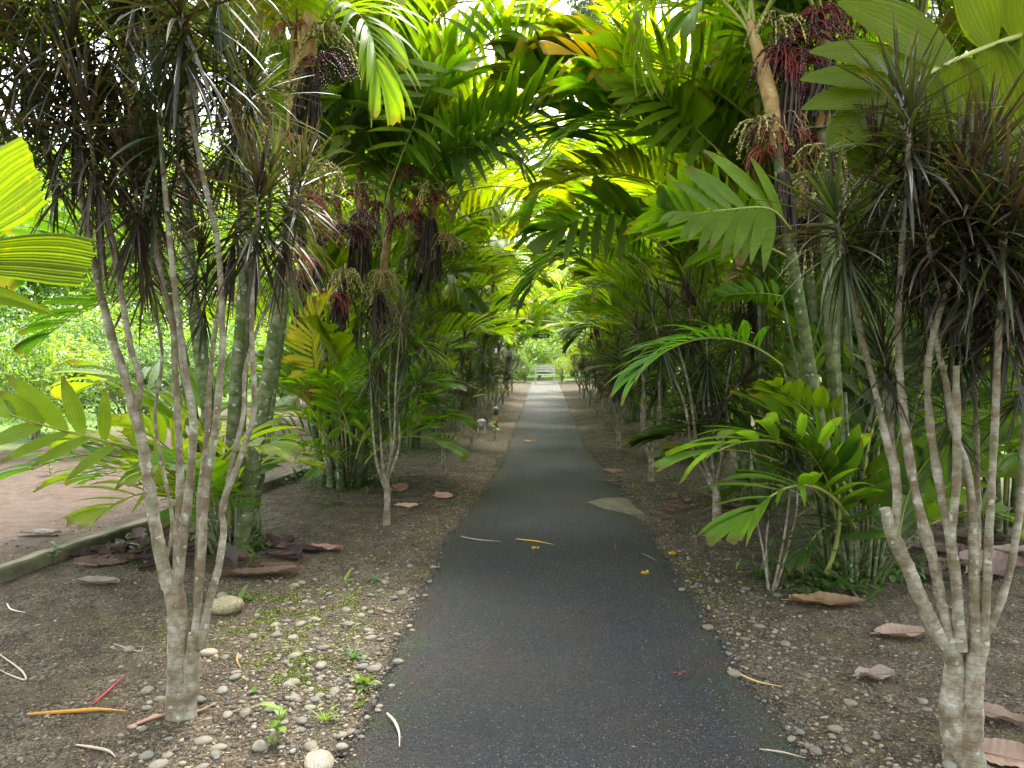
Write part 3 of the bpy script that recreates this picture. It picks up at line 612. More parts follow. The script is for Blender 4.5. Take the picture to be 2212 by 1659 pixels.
cf(left_clumps[0], [(880, 520), (930, 390), (967, 320), (1025, 284), (1110, 249), (1194, 222)], [(.45, 981, 220, .1, 1, 0), (.5, 1016, 216, .1, 1, 0), (.58, 1056, 182, 0, 1.2, 0), (.68, 1105, 176, 0, 1.3, 0), (.78, 1154, 184, 0, 1.2, 0), (.88, 1188, 200, -.1, 1, 1),
    (.42, 1000, 440, -.2, .9, 0), (.5, 1050, 400, -.3, .9, 0), (.6, 1095, 370, -.3, .9, 0), (.7, 1130, 340, -.3, .9, 0), (.8, 1170, 310, -.3, .8, 0), (.97, 1225, 240, -.3, .9, 1), (.38, 940, 250, .2, .9, 0)], (.06, .115, .03), 7.1, .15)
cf(left_clumps[0], [(825, 520), (832, 444), (861, 355), (896, 266), (927, 191), (975, 150)], [(.9, 832, 176, 0, 1.1, 0), (.75, 806, 209, 0, 1.2, 0), (.62, 800, 262, 0, 1.1, 0), (.5, 790, 330, .1, .9, 0), (.97, 868, 132, .1, 1.1, 0), (.8, 990, 215, 0, .9, 0), (.92, 1056, 122, 0, .9, 0), (1.0, 1020, 150, -.3, 1.1, 1), (.65, 980, 300, 0, .9, 0), (.5, 930, 380, 0, .8, 0)], (.12, .20, .012), 6.8, .13)
cf(left_clumps[0], [(930, 300), (976, 142), (1061, 89), (1105, 27), (1123, -40)], [(.45, 960, 40, .1, 1, 0), (.55, 1010, 15, .1, 1.2, 0), (.68, 1040, -40, .1, 1.2, 0), (.6, 1140, 95, 0, 1, 0), (.7, 1195, 62, 0, 1, 0), (.8, 1190, 28, 0, 1.1, 0), (.9, 1190, -10, 0, 1, 0), (.5, 1090, 130, 0, .9, 0)], (.15, .26, .012), 6.9, .15)
cf((cR, oR), [(1712, 500), (1662, 451), (1574, 453), (1480, 464)], [(.3, 1521, 328, .2, 1.5, 0), (.55, 1480, 362, .2, 1.3, 0), (.75, 1455, 396, .1, 1.1, 0), (.3, 1650, 590, 0, 1.2, 0), (.42, 1605, 575, 0, 1.2, 0), (.55, 1560, 565, 0, 1.2, 0), (.7, 1510, 545, 0, 1.1, 0), (.85, 1470, 520, 0, 1, 0), (.99, 1425, 480, 0, 1, 0), (.15, 1620, 340, .3, 1.1, 0)], (.10, .165, .012), 4.2, .12)
cf(right_clumps[0], [(1640, 480), (1605, 385), (1500, 276), (1443, 224), (1355, 177)], [(.5, 1530, 215, .1, 1.3, 1), (.6, 1480, 178, .1, 1.2, 1), (.72, 1425, 165, 0, 1.1, 1), (.85, 1370, 150, 0, .9, 0), (.97, 1292, 182, -.1, 1.1, 1), (.9, 1313, 215, -.1, 1, 0), (.75, 1339, 262, -.1, 1, 0), (.6, 1400, 330, 0, .9, 0), (.45, 1470, 400, 0, .9, 0)], (.13, .21, .012), 5.9, .16)
cf(right_clumps[0], [(1480, 260), (1420, 185), (1330, 140), (1230, 115)], [(.5, 1340, 75, 0, 1, 0), (.65, 1280, 62, 0, 1.1, 0), (.8, 1225, 72, 0, 1, 0), (.98, 1170, 105, 0, 1, 1), (.6, 1330, 200, 0, 1, 0), (.75, 1270, 180, 0, 1, 0), (.9, 1210, 160, 0, 1, 0)], (.40, .25, .015), 6.3, .14)
cf(right_clumps[0], [(1440, 620), (1420, 520), (1350, 465), (1260, 470), (1200, 500)], [(.3, 1330, 400, 0, 1, 0), (.45, 1280, 395, 0, 1.1, 1), (.6, 1230, 420, 0, 1, 0), (.5, 1340, 570, 0, 1, 0), (.65, 1280, 570, 0, 1.1, 0), (.8, 1220, 570, 0, 1, 0), (.97, 1150, 545, 0, 1, 1), (.9, 1175, 460, 0, 1, 0)], (.085, .15, .014), 6.8, .15)
oN = Vector((-2.75, 2.5, 0)); cN = empty('palm_clump', oN, 'palm clump just outside the left edge whose yellow-green leaf tips reach in', 'palm', GP)
rs = random.Random(77)
palm_stem(cN, oN, [oN + Vector((0, 0, -.03)), oN + Vector((-.1, 0, 1.6)), oN + Vector((-.25, 0, 3.3))], .04, .9, 6, rs, 2, None, 1.5, skip=lambda j: j in (0, 1, 5))
custom_frond(cN, oN, [(-640, 900, 2.2), (-420, 720, 2.0), (-260, 620, 1.8), (-130, 560, 1.65)],
             [(1.0, (78, 372, 1.55), .16, True), (.9, (192, 578, 1.6), .115, True), (.75, (120, 692, 1.65), .055, False), (.95, (30, 480, 1.6), .12, False), (.6, (60, 660, 1.8), .10, False), (.7, (-60, 330, 1.7), .13, True), (.5, (-120, 800, 1.8), .1, False)], (.10, .17, .01), Vector((.2, -1, .25)), mat='palm_near')
custom_frond(cL, oL, [(452, 1080, 5.2), (330, 985, 4.6), (215, 950, 4.3), (150, 933, 4.2), (92, 918, 4.1), (20, 895, 4.0)],
             [(.97, (-60, 850, 4.0), .13, False), (.8, (-30, 968, 4.0), .11, False), (.8, (-5, 845, 4.0), .12, False), (.62, (12, 812, 4.1), .13, False), (.6, (0, 1005, 4.0), .08, False), (.5, (134, 815, 4.2), .12, False), (.45, (70, 1012, 4.1), .085, False),
              (.38, (228, 842, 4.3), .10, False), (.33, (145, 1040, 4.2), .08, False), (.25, (300, 880, 4.5), .10, False), (.2, (250, 1060, 4.4), .08, False)], (.19, .29, .02), Vector((.1, -1, .4)))
oM = Vector((3.5, 3.7, 0)); cM = empty('palm_clump', oM, 'palm clump just outside the right edge whose huge mottled leaf reaches in at the top', 'palm', GP)
palm_stem(cM, oM, [oM + Vector((0, 0, -.03)), oM + Vector((.1, 0, 1.6)), oM + Vector((.2, 0, 3.2))], .04, .9, 6, rs, 2, None, 1.5, skip=lambda j: j in (2, 3, 4))
custom_frond(cM, oM, [(2560, 60, 3.870), (2330, 50, 3.526), (2200, 78, 3.354), (2090, 118, 3.234), (1995, 165, 3.130), (1900, 232, 3.062)],
             [(.66, (1812, 12, 3.010), 0.264, False), (.76, (1752, 118, 2.958), 0.162, False), (.86, (1732, 178, 2.924), 0.136, False), (.92, (1736, 240, 2.924), 0.145, False), (.97, (1790, 330, 2.924), 0.221, False),
              (.5, (2060, -90, 3.096), 0.272, False), (.9, (1850, 380, 3.010), 0.289, False), (.78, (1940, 420, 3.182), 0.323, False), (.64, (2050, 470, 3.354), 0.357, False), (.5, (2170, 480, 3.440), 0.374, False), (.36, (2330, 420, 3.440), 0.289, False), (.4, (2250, -150, 3.268), 0.272, False)],
             (.10, .15, .01), Vector((-.15, -1, .35)), rr=.016, mat='palm_near')

# ------------------------------------------------------------------ dracaenas
def rosette_mesh(seed, n=120, ll=.4, low=-50, ext=.36, w=.0185):
    rs = random.Random(seed); mb = MB()
    tube(mb, [(0, 0, -.02), (0, 0, ext * .5), (0, 0, ext)], [.014, .011, .006], 6, 1)
    for i in range(n):
        f = i / (n - 1); az = i * 2.39996 + rs.uniform(-.2, .2); z = ext * f
        el = R(low + (80 - low) * f ** 1.15 + rs.uniform(-16, 16)); L = ll * rs.uniform(.8, 1.15) * (1 - .35 * max(0, f - .75) / .25)
        d = Vector((math.cos(az) * math.cos(el), math.sin(az) * math.cos(el), math.sin(el)))
        up = Vector((-math.cos(az) * math.sin(el), -math.sin(az) * math.sin(el), math.cos(el)))
        blade(mb, Vector((math.cos(az), math.sin(az), 0)) * .007 + Vector((0, 0, z)), d, up, L, w * rs.uniform(.75, 1.25), rs.uniform(.1, 1.0) * (1.15 - f * .7), 7, (-1, 0, 1), fold=.35, prof=P_strap, twist=rs.uniform(-.6, .6))
    return mb.mesh('leaf_rosette', [MAT['drac'], MAT['bark']])
ROS = [rosette_mesh(1, 72, .5, -45), rosette_mesh(2, 66, .46, -55), rosette_mesh(3, 92, .54, -72, .46), rosette_mesh(4, 56, .48, -35, .30), rosette_mesh(5, 84, .52, -78, .5)]
ROSS = [rosette_mesh(11, 60, .3, -60, .22, .015), rosette_mesh(12, 70, .33, -70, .28, .015)]
DCOL = [(.034, .040, .018), (.040, .032, .022), (.030, .048, .016), (.044, .030, .024), (.046, .066, .018)]
def add_ros(parent, o, p, dirv, s, rs, meshes=ROS, col=None):
    q = Vector((0, 0, 1)).rotation_difference(dirv.normalized()).to_matrix().to_4x4()
    m = Matrix.Translation(p - o) @ q @ Matrix.Rotation(rs.uniform(0, 6.28), 4, 'Z') @ Matrix.Diagonal((s, s, s, 1))
    return link('leaf_rosette', rs.choice(meshes), parent, m, col or rs.choice(DCOL))
GD = 'multi-stemmed dracaenas edging the path'
def knobby(mb, pts, r0, r1, o, n=44, sides=10):
    seed = len(mb.v)
    line = [p - o for p in smooth_line(pts, n)]
    rr = [(r0 + (r1 - r0) * (i / n) ** .7) * .80 * (1 + .22 * mnoise.noise(line[i] * 11) + .25 * max(0, mnoise.noise(line[i] * 5 + Vector((seed, 0, 0))) - .35)) for i in range(n + 1)]
    if (line[0] + o).z < .01: rr = [q * (1 + .4 * math.exp(-i / n * 14)) for i, q in enumerate(rr)]
    tube(mb, line, rr, sides, 0, rough=.16)
def hero_drac(o, label, trunkpx, branches, roses, seed, rscale=1.0, ymain=None):
    rs = random.Random(seed); e = empty('dracaena', o, label, 'dracaena', GD); mb = MB(); Y = o.y
    for px, r0, r1 in trunkpx:
        pts = [P(u, v, Y + dy) for u, v, dy in px]; pts[0].z = min(pts[0].z, -.02); knobby(mb, pts, r0, r1, o, 26, 14)
    for px, r0, r1, ros in branches:
        pts = [P(u, v, Y + dy) for u, v, dy in px]; knobby(mb, pts, r0, r1, o)
        if ros: add_ros(e, o, pts[-1], (pts[-1] - pts[-2]).normalized() + Vector((0, 0, .6)), ros * rscale, rs)
    for p in range(0, 0): pass
    tr = link('trunk', mb.mesh('trunk', [MAT['bark']]), e)
    for (u, v, dy, s, a) in roses:
        add_ros(e, o, P(u, v, Y + dy), Vector((math.sin(R(a)), rs.uniform(-.4, .4), math.cos(R(a)))), s * rscale, rs)
    return e
o = G(388, 1556); o.z = 0
hero_drac(o, 'large dracaena at the front left with pale stems and dark purple leaf tufts', [
    ([(384, 1560, 0), (383, 1431, 0), (378, 1320, 0), (362, 1240, 0)], .060, .036), ([(400, 1560, .0), (412, 1470, -.01), (418, 1400, -.02), (424, 1370, -.02)], .050, .034), ([(392, 1560, 0), (396, 1440, 0), (390, 1340, 0), (380, 1260, 0)], .062, .035)],
    [([(364, 1270, 0), (333, 1126, 0), (311, 976, .02), (289, 887, .03), (261, 787, .05), (244, 737, .08), (215, 620, .1), (195, 525, .1), (172, 400, .1), (165, 300, .1)], .036, .014, .95),
     ([(292, 895, .03), (303, 820, .05), (283, 754, .05), (256, 600, .05), (240, 520, .0), (215, 420, .0)], .020, .012, .95),
     ([(380, 1300, 0), (385, 1154, .02), (389, 1026, .05), (385, 930, .08), (378, 800, .1), (372, 700, .1), (340, 560, .1), (335, 470, .1)], .026, .012, .95),
     ([(384, 1270, 0), (400, 1130, -.03), (414, 1000, -.05), (417, 900, -.05), (400, 809, -.06), (390, 725, -.06), (375, 600, -.06), (360, 450, -.05), (350, 330, -.05)], .027, .012, 1.0),
     ([(422, 1385, -.02), (432, 1250, -.03), (444, 1070, -.05), (461, 959, -.06), (478, 793, -.08), (480, 700, -.08), (470, 525, -.06), (437, 375, -.06), (412, 240, -.05), (400, 150, -.05)], .024, .011, 1.0),
     ([(420, 1375, .02), (426, 1250, .05), (432, 1080, .08), (448, 930, .1), (455, 800, .12), (475, 650, .15), (500, 560, .2)], .02, .011, .85),
     ([(432, 1400, -.02), (452, 1300, -.02), (472, 1225, -.02), (483, 1148, -.02), (480, 1092, -.03), (515, 1000, -.04), (548, 890, -.05), (544, 737, -.06), (546, 600, -.05), (552, 540, -.05)], .024, .011, .95),
     ([(483, 1105, -.03), (500, 1000, 0), (525, 900, .05), (530, 800, .1), (560, 700, .15), (600, 620, .2), (612, 560, .2)], .014, .009, .8),
     ([(356, 1226, 0), (372, 1130, .1), (352, 1010, .15), (335, 900, .2), (350, 760, .25), (320, 620, .3)], .010, .008, .8)],
    [(150, 130, .1, 1.0, -5), (60, 180, .15, .95, -20), (90, 260, .3, 1.0, -10), (395, 120, -.05, 1.0, 0), (300, 520, .1, .85, 10), (575, 480, 0, .85, 5), (20, 60, .3, .9, -15), (230, 200, .3, .95, 10), (480, 200, .2, .8, 15), (290, 30, .2, .9, 0), (440, 700, .3, .5, 0), (640, 470, .1, .75, 12), (400, 330, .2, .9, 0), (330, 60, .3, .9, 5), (100, 340, .1, .9, 0), (360, 200, .35, .8, 0), (540, 240, .3, .7, 10), (250, 400, .4, .8, 0), (220, 330, .2, .95, 0), (20, 300, .35, .95, -25), (300, 260, .35, 1.0, 8), (470, 60, .1, .9, 10), (130, 420, .25, .85, -15), (500, 330, .25, .85, 20), (110, 20, .2, 1.0, -8), (350, 420, .3, .9, 4), (-40, 150, .2, 1.0, -20), (420, 610, .3, .6, 10)], 3, .84)
o = G(2085, 1640); o.z = 0
hero_drac(o, 'large dracaena at the front right with many pale ringed stems and a sawn stub', [
    ([(2070, 1655, 0), (2055, 1530, 0), (2062, 1440, 0), (2045, 1380, 0)], .062, .040), ([(2092, 1655, -.02), (2098, 1520, -.02), (2105, 1430, -.02), (2118, 1370, -.02)], .062, .042), ([(2080, 1655, .03), (2078, 1530, .03), (2075, 1430, .03), (2070, 1380, .02)], .064, .04)],
    [([(2052, 1410, 0), (2008, 1337, 0), (1958, 1220, .02), (1925, 1150, .03), (1912, 1098, .03)], .038, .026, 0),
     ([(1930, 1160, .03), (1939, 1081, .05), (1931, 1004, .06), (1917, 959, .07), (1892, 848, .1), (1864, 737, .12), (1857, 699, .12), (1845, 640, .1), (1832, 600, .1)], .026, .010, .85),
     ([(1931, 1010, .06), (1925, 930, .1), (1920, 860, .12), (1915, 830, .12)], .016, .013, .7),
     ([(2060, 1400, 0), (2040, 1340, 0), (2022, 1237, 0), (1989, 1115, .02), (1964, 987, .05), (1947, 848, .06), (1942, 765, .06), (1940, 685, .05), (1950, 520, .03), (1958, 400, 0)], .033, .012, 1.0),
     ([(2075, 1404, -.02), (2066, 1265, -.03), (2053, 1170, -.03), (2040, 1100, -.02), (2014, 959, 0), (2003, 820, .02), (2020, 709, .03), (2055, 600, .03), (2078, 520, .03)], .030, .012, 1.0),
     ([(2053, 1170, -.03), (2063, 1080, -.05), (2067, 1015, -.05), (2066, 900, -.05), (2066, 790, -.05)], .022, .016, 0),
     ([(2105, 1415, -.03), (2104, 1237, -.04), (2100, 1100, -.04), (2085, 1000, -.02), (2060, 930, 0), (2042, 820, .02), (2025, 754, .02), (2000, 640, .1), (1990, 560, .1)], .026, .011, .9),
     ([(2118, 1390, -.03), (2130, 1290, -.05), (2136, 1154, -.06), (2147, 959, -.07), (2153, 820, -.08), (2158, 700, -.08), (2165, 610, -.08)], .026, .012, 1.0),
     ([(2122, 1380, 0), (2150, 1330, .02), (2180, 1237, .04), (2203, 1098, .06), (2208, 1015, .08), (2215, 850, .1), (2215, 700, .1)], .022, .012, 1.0),
     ([(2090, 1400, .1), (2110, 1250, .15), (2112, 1100, .2), (2110, 950, .2), (2105, 800, .25), (2110, 620, .3)], .018, .010, .9)],
    [(1965, 350, .05, 1.0, -8), (2085, 480, 0, 1.0, 4), (2165, 560, -.1, 1.05, 6), (1835, 560, .1, .8, -12), (2060, 950, .25, .55, 0), (1940, 880, .15, .55, -20), (2205, 560, .1, 1.0, 10), (2130, 700, .2, .9, 0), (2000, 450, .2, .9, -6), (2190, 880, .15, .7, 15), (1900, 480, .2, .8, -10), (2040, 640, .1, .85, 0), (2120, 420, .15, .9, 5), (2200, 720, .2, .9, 5), (1960, 620, .25, .7, -5), (1880, 640, .2, .7, -12), (2060, 760, .2, .8, 0), (2165, 760, .05, .9, 6), (2215, 480, .05, .9, 8), (2100, 620, .0, .9, 2), (2220, 640, -.1, 1.0, 12), (2010, 560, -.05, .85, -4)], 5, .80)

def auto_drac(x, y, label, seed, h=2.0, nb=6, meshes=ROS, sc=.72, lean=(0, 0), tr=.045):
    rs = random.Random(seed); o = Vector((x, y, ground_z(x, y))); e = empty('dracaena', o, label, 'dracaena', GD); mb = MB()
    hs = rs.uniform(.30, .45) * h / 2
    pts0 = [o + Vector((0, 0, -.03)), o + Vector((.01, 0, hs * .5)), o + Vector((0, 0, hs))]; knobby(mb, pts0, tr, tr * .8, o, 12, 10); ps = []
    for b in range(nb):
        a = 6.283 * b / nb + rs.uniform(-.5, .5); hh = h * rs.uniform(.62, 1.0); rt = rs.uniform(.12, .34)
        d = Vector((math.cos(a), math.sin(a), 0)); st = o + Vector((0, 0, hs * rs.uniform(.6, .95)))
        tp = o + d * rt + Vector((lean[0], lean[1], hh - .25)); m1 = st.lerp(tp, .3) + d * .07; m2 = st.lerp(tp, .65) + Vector((rs.uniform(-.03, .03), rs.uniform(-.03, .03), 0))
        knobby(mb, [st, m1, m2, tp], tr * .5, tr * .2, o, 22, 7); ps.append((tp, tp - m2))
        if rs.random() < .45: ps.append((m2 + d * .05, d + Vector((0, 0, .7))))
    link('trunk', mb.mesh('trunk', [MAT['bark']]), e)
    for p, d in ps: add_ros(e, o, p, d.normalized() + Vector((0, 0, .5)), sc * rs.uniform(.8, 1.1), rs, meshes, rs.choice(DCOL + [(.08, .055, .035), (.08, .11, .02), (.06, .09, .02)]))
    return e
LD = [(835, 1135, 2.05, 5), (957, 1025, 1.95, 6), (1018, 962, 1.75, 6)]
for i, (u, v, h, nb) in enumerate(LD):
    g = G(u, v); auto_drac(g.x, g.y, '%s dracaena from the camera along the left edge of the path' % ORD[i + 1], 500 + i, h, nb, sc=.62, tr=.04)
for i, yy in enumerate([15.2, 18, 21, 24, 27]):
    auto_drac(-1.2, yy, '%s dracaena from the camera along the left edge of the path' % ORD[i + 4], 510 + i, 1.8, 5, sc=.62)
RD = [(1545, 1172, 2.3, 6, (-.22, 0)), (1405, 1042, 2.1, 6, (0, 0)), (1335, 972, 2.0, 6, (0, 0))]
for i, (u, v, h, nb, ln) in enumerate(RD):
    g = G(u, v); auto_drac(g.x, g.y, '%s dracaena from the camera along the right edge of the path' % ORD[i + 1], 600 + i, h, nb, lean=ln, sc=.7, tr=.05)
for i, yy in enumerate([14.6, 17.4, 20.2, 23.2, 26.2]):
    auto_drac(1.28, yy, '%s dracaena from the camera along the right edge of the path' % ORD[i + 4], 610 + i, 1.8, 5, sc=.62)
# young dracaena between the nearest and second on the right
rs = random.Random(9); o = G(1668, 1285); o.z = 0
e = empty('dracaena', o, 'small thin-stemmed young dracaena in front of the nearest right palm clump', 'dracaena', GD); mb = MB()
for px in ([(1662, 1285, 0), (1650, 1200, 0), (1632, 1110, 0)], [(1666, 1290, 0), (1690, 1180, 0), (1706, 1060, 0), (1698, 1010, 0)], [(1672, 1285, .05), (1700, 1190, .05), (1722, 1090, .05), (1716, 1000, .05)], [(1660, 1285, .03), (1655, 1180, .03), (1660, 1120, .03)]):
    knobby(mb, [P(u, v, o.y + dy) for u, v, dy in px], .011, .007, o, 14, 6)
link('trunk', mb.mesh('trunk', [MAT['bark']]), e)
for (u, v, s) in [(1698, 1010, .75), (1716, 1000, .6), (1632, 1110, .35), (1660, 1120, .3)]: add_ros(e, o, P(u, v, o.y), Vector((rs.uniform(-.2, .2), 0, 1)), s, rs, ROSS, (.035, .05, .02))

# ------------------------------------------------------------------ pebbles, stones, moss, litter
def ico(sub):
    import bmesh
    bm = bmesh.new(); bmesh.ops.create_icosphere(bm, subdivisions=sub, radius=1); V = np.array([v.co[:] for v in bm.verts]); Fc = np.array([[v.index for v in f.verts] for f in bm.faces]); bm.free(); return V, Fc
IV, IF = ico(1); IV2, IF2 = ico(3)
nr = np.random.RandomState(4)
def scatter(n, fn):
    out = []
    while len(out) < n:
        p = fn()
        if p is not None: out.append(p)
    return out
def in_view(x, y): 
    u = VX + x / y * F
    return y > 1.85 and -60 < u < 2280
def off_path(x, y, m=.0): return x < edgeL(y) - m or x > edgeR(y) + m
def gp_left():
    y = 1.9 + 9 * rng.random() ** 1.7; x = edgeL(y) + .10 - abs(rng.gauss(0, .55)); 
    return (x, y) if in_view(x, y) and x > -3.6 else None
def gp_right():
    y = 1.9 + 9 * rng.random() ** 1.5; x = edgeR(y) - .08 + abs(rng.gauss(0, .38))
    return (x, y) if in_view(x, y) and x < 3.5 else None
def gp_any():
    y = 1.9 + 12 * rng.random() ** 1.6; x = rng.uniform(-4.5, 4)
    return (x, y) if in_view(x, y) and off_path(x, y, -.03) else None
def stones(pts, smin, smax, mat, name, flat=(.4, .75), sink=.35, pw=3.2):
    mb = MB(); Vs = []; Fs = []; k = 0
    for (x, y) in pts:
        s = smin + (smax - smin) * rng.random() ** pw; sc = np.array([s * rng.uniform(.8, 1.5), s * rng.uniform(.7, 1.1), s * rng.uniform(*flat)])
        a = rng.uniform(0, 6.28); V = IV * sc * (1 + .13 * nr.randn(len(IV), 1)); c_, s_ = math.cos(a), math.sin(a)
        W = np.stack([V[:, 0] * c_ - V[:, 1] * s_ + x, V[:, 0] * s_ + V[:, 1] * c_ + y, V[:, 2] + max(ground_z(x, y), .0 if not off_path(x, y) else -9) + sc[2] * (1 - sink * 2) * .8], 1)
        Vs.append(W); Fs.append(IF + k); k += len(IV)
    mb.add(np.concatenate(Vs), np.concatenate(Fs)); return link(name, mb.mesh(name, [mat]))
def gp_beach():
    g = G(rng.gauss(660, 130), rng.gauss(1480, 90)); return (g.x, g.y) if in_view(g.x, g.y) and off_path(g.x, g.y, -.02) else None
g_ = stones(scatter(6500, gp_left) + scatter(6500, gp_right) + scatter(9000, gp_any) + scatter(2000, gp_beach), .003, .015, MAT['pebble'], 'gravel'); tag(g_, 'fine gravel strewn in the dirt on both sides of the path', None, None, 'stuff')
PM = []
for s in range(6):
    r2 = random.Random(s); mb = MB(); V = IV2.copy(); off = Vector((s * 7, 0, 0))
    d = np.array([1 + .16 * mnoise.noise(Vector(v) * 1.1 + off) + .05 * mnoise.noise(Vector(v) * 3 + off) for v in V])[:, None]
    mb.add(V * d * np.array([1.25, .95, .58]), IF2); PM.append(mb.mesh('river_pebble', [MAT['pebble1']]))
PCOL = [(.14, .12, .08), (.11, .10, .08), (.17, .14, .095), (.085, .08, .065), (.125, .095, .06), (.185, .165, .125)]
def peb(p, s, label, group, col=None, name='river_pebble'):
    z = max(ground_z(p[0], p[1]), 0 if off_path(*p) else .015)
    m = Matrix.Translation((p[0], p[1], z + s * .22)) @ Matrix.Rotation(rng.uniform(0, 6.28), 4, 'Z') @ Matrix.Rotation(rng.uniform(-.3, .3), 4, 'X') @ Matrix.Scale(s, 4)
    o = link(name, rng.choice(PM), None, m, col or rng.choice(PCOL)); return tag(o, label, 'pebble', group)
pl = scatter(45, gp_beach) + scatter(175, lambda: (lambda q: q if q and q[1] < 5.2 else None)(gp_left())); pr_ = scatter(80, lambda: (lambda q: q if q and q[1] < 5.5 else None)(gp_right()))
for p in pl: peb(p, (.013 + .017 * rng.random() ** 1.6), 'rounded grey river pebble lying in the dirt left of the path', 'river pebbles left of the path')
for p in pr_: peb(p, (.011 + .016 * rng.random() ** 1.6), 'tan river pebble half sunk in the dirt right of the path', 'river pebbles right of the path')
g = G(488, 1325); o = peb((g.x, g.y), .085, 'large smooth ochre stone right of the front left dracaena trunk', 'none', (.33, .27, .13), 'stone'); del o['group']; o['category'] = 'stone'; o.location.z = .05; o.rotation_euler = (0, 0, .3); o.scale = (.085, .082, .095)
for (u, v, s, lab, col) in [(452, 1420, .04, 'pinkish tan stone beside the base of the front left dracaena', (.36, .28, .2)), (480, 1290, .035, 'small mossy stone just behind the large ochre stone', (.24, .23, .14)), (690, 1655, .06, 'flat brown stone at the lower edge of the photo by the path', (.28, .23, .17))]:
    g = G(u, v); o = peb((g.x, g.y), s, lab, 'x', col, 'stone'); del o['group']; o['category'] = 'stone'

# moss: tiny upright flecks
def grains(pts, mat, name, smin, smax, parent=None):
    n = len(pts); A = np.array(pts); o6 = np.array([(1, 0, 0), (0, 1, 0), (-1, 0, 0), (0, -1, 0), (0, 0, .8), (0, 0, -.6)])
    s_ = nr.uniform(0, 1, (n, 1, 1)) ** 2 * (smax - smin) + smin; V = o6[None] * s_ * nr.uniform(.6, 1.3, (n, 6, 1)); V += A[:, None, :]
    f8 = np.array([[0, 1, 4], [1, 2, 4], [2, 3, 4], [3, 0, 4], [1, 0, 5], [2, 1, 5], [3, 2, 5], [0, 3, 5]])
    mb = MB(); mb.add(V.reshape(-1, 3), (f8[None] + 6 * np.arange(n)[:, None, None]).reshape(-1, 3)); return link(name, mb.mesh(name, [mat], False), parent)
def path_grain():
    y = 1.9 + 5 * rng.random() ** 1.5; a, b = edgeL(y), edgeR(y); t = rng.random(); x = a + (b - a) * t
    return (x, y, .009 + .018 * (1 - (2 * t - 1) ** 4) + .004 * mnoise.noise(Vector((x * 3, y * 3, 0)))) if in_view(x, y) else None
def dirt_grain():
    y = 1.9 + 7 * rng.random() ** 1.6; x = rng.uniform(-4.2, 3.6)
    return (x, y, ground_z(x, y) + .001) if in_view(x, y) and off_path(x, y, -.05) else None
MAT['aggregate'] = solid_mat('asphalt_stone', (.048, .050, .054), .7, .3, 60, island=True, spec=.35)
MAT['crumb'] = solid_mat('dirt_crumb', (.105, .080, .053), .95, .4, 60, island=True, spec=.1)
po = bpy.data.objects['path']; go = grains(scatter(70000, path_grain), MAT['aggregate'], 'aggregate', .0016, .0052, po); go['kind'] = 'structure'
tag(grains(scatter(45000, dirt_grain), MAT['crumb'], 'dirt_crumbs', .002, .008), 'loose crumbs of brown earth over the verges', None, None, 'stuff')
def flecks(pts, mat, name, size, tilt=.9, asp=.4, h0=.0):
    mb = MB(); n = len(pts); V = np.zeros((n, 4, 3))
    for i, (x, y) in enumerate(pts):
        a = rng.uniform(0, 6.28); s = rng.uniform(*size); t = rng.uniform(-tilt, tilt); d = np.array([math.cos(a), math.sin(a), 0]) * s; e = np.array([-math.sin(a) * math.cos(t), math.cos(a) * math.cos(t), math.sin(t)]) * s * asp
        c = np.array([x, y, max(ground_z(x, y), 0 if off_path(x, y) else .022) + h0 + abs(math.sin(t)) * s * asp])
        V[i] = [c - d, c + e, c + d, c - e]
    mb.add(V.reshape(-1, 3), np.arange(n * 4).reshape(-1, 4)); return link(name, mb.mesh(name, [mat], False))
def moss_pt():
    b = rng.choice([(590, 1345, .34, .17), (560, 1370, .35, .10), (700, 1290, .3, .14), (640, 1440, .12, .05), (640, 1480, .12, .04), (620, 1310, .25, .12), (1480, 1270, .15, .25), (800, 1500, .05, .1)])
    g = G(b[0], b[1]); x = rng.gauss(g.x, b[2]); y = rng.gauss(g.y, b[3] * 1.3)
    if mnoise.noise(Vector((x * 7, y * 7, 3))) + mnoise.noise(Vector((x * 20, y * 20, 3))) * .6 < .02: return None
    return (x, y) if in_view(x, y) and off_path(x, y, .02) else None
tag(flecks(scatter(26000, moss_pt), MAT['moss'], 'moss', (.002, .0062), 1.3, .7, .002), 'bright green moss patches on the dirt left of the path', None, None, 'stuff')
tag(flecks(scatter(26000, gp_any), MAT['litter'], 'leaf_litter', (.003, .014), .5, .35, .003), 'small brown leaf litter and bark crumbs over the dirt', None, None, 'stuff')

def on_path():
    y = 1.9 + 12 * rng.random() ** 1.5; t = rng.random(); t = t ** 2.5 * .5 if rng.random() < .5 else 1 - t ** 2.5 * .5
    return (edgeL(y) + (edgeR(y) - edgeL(y)) * t, y) if rng.random() < 1 else None
tag(flecks(scatter(900, on_path), MAT['litter'], 'path_crumbs', (.003, .011), .5, .4, .003), 'scattered crumbs of dirt and leaf on the asphalt path', None, None, 'stuff')
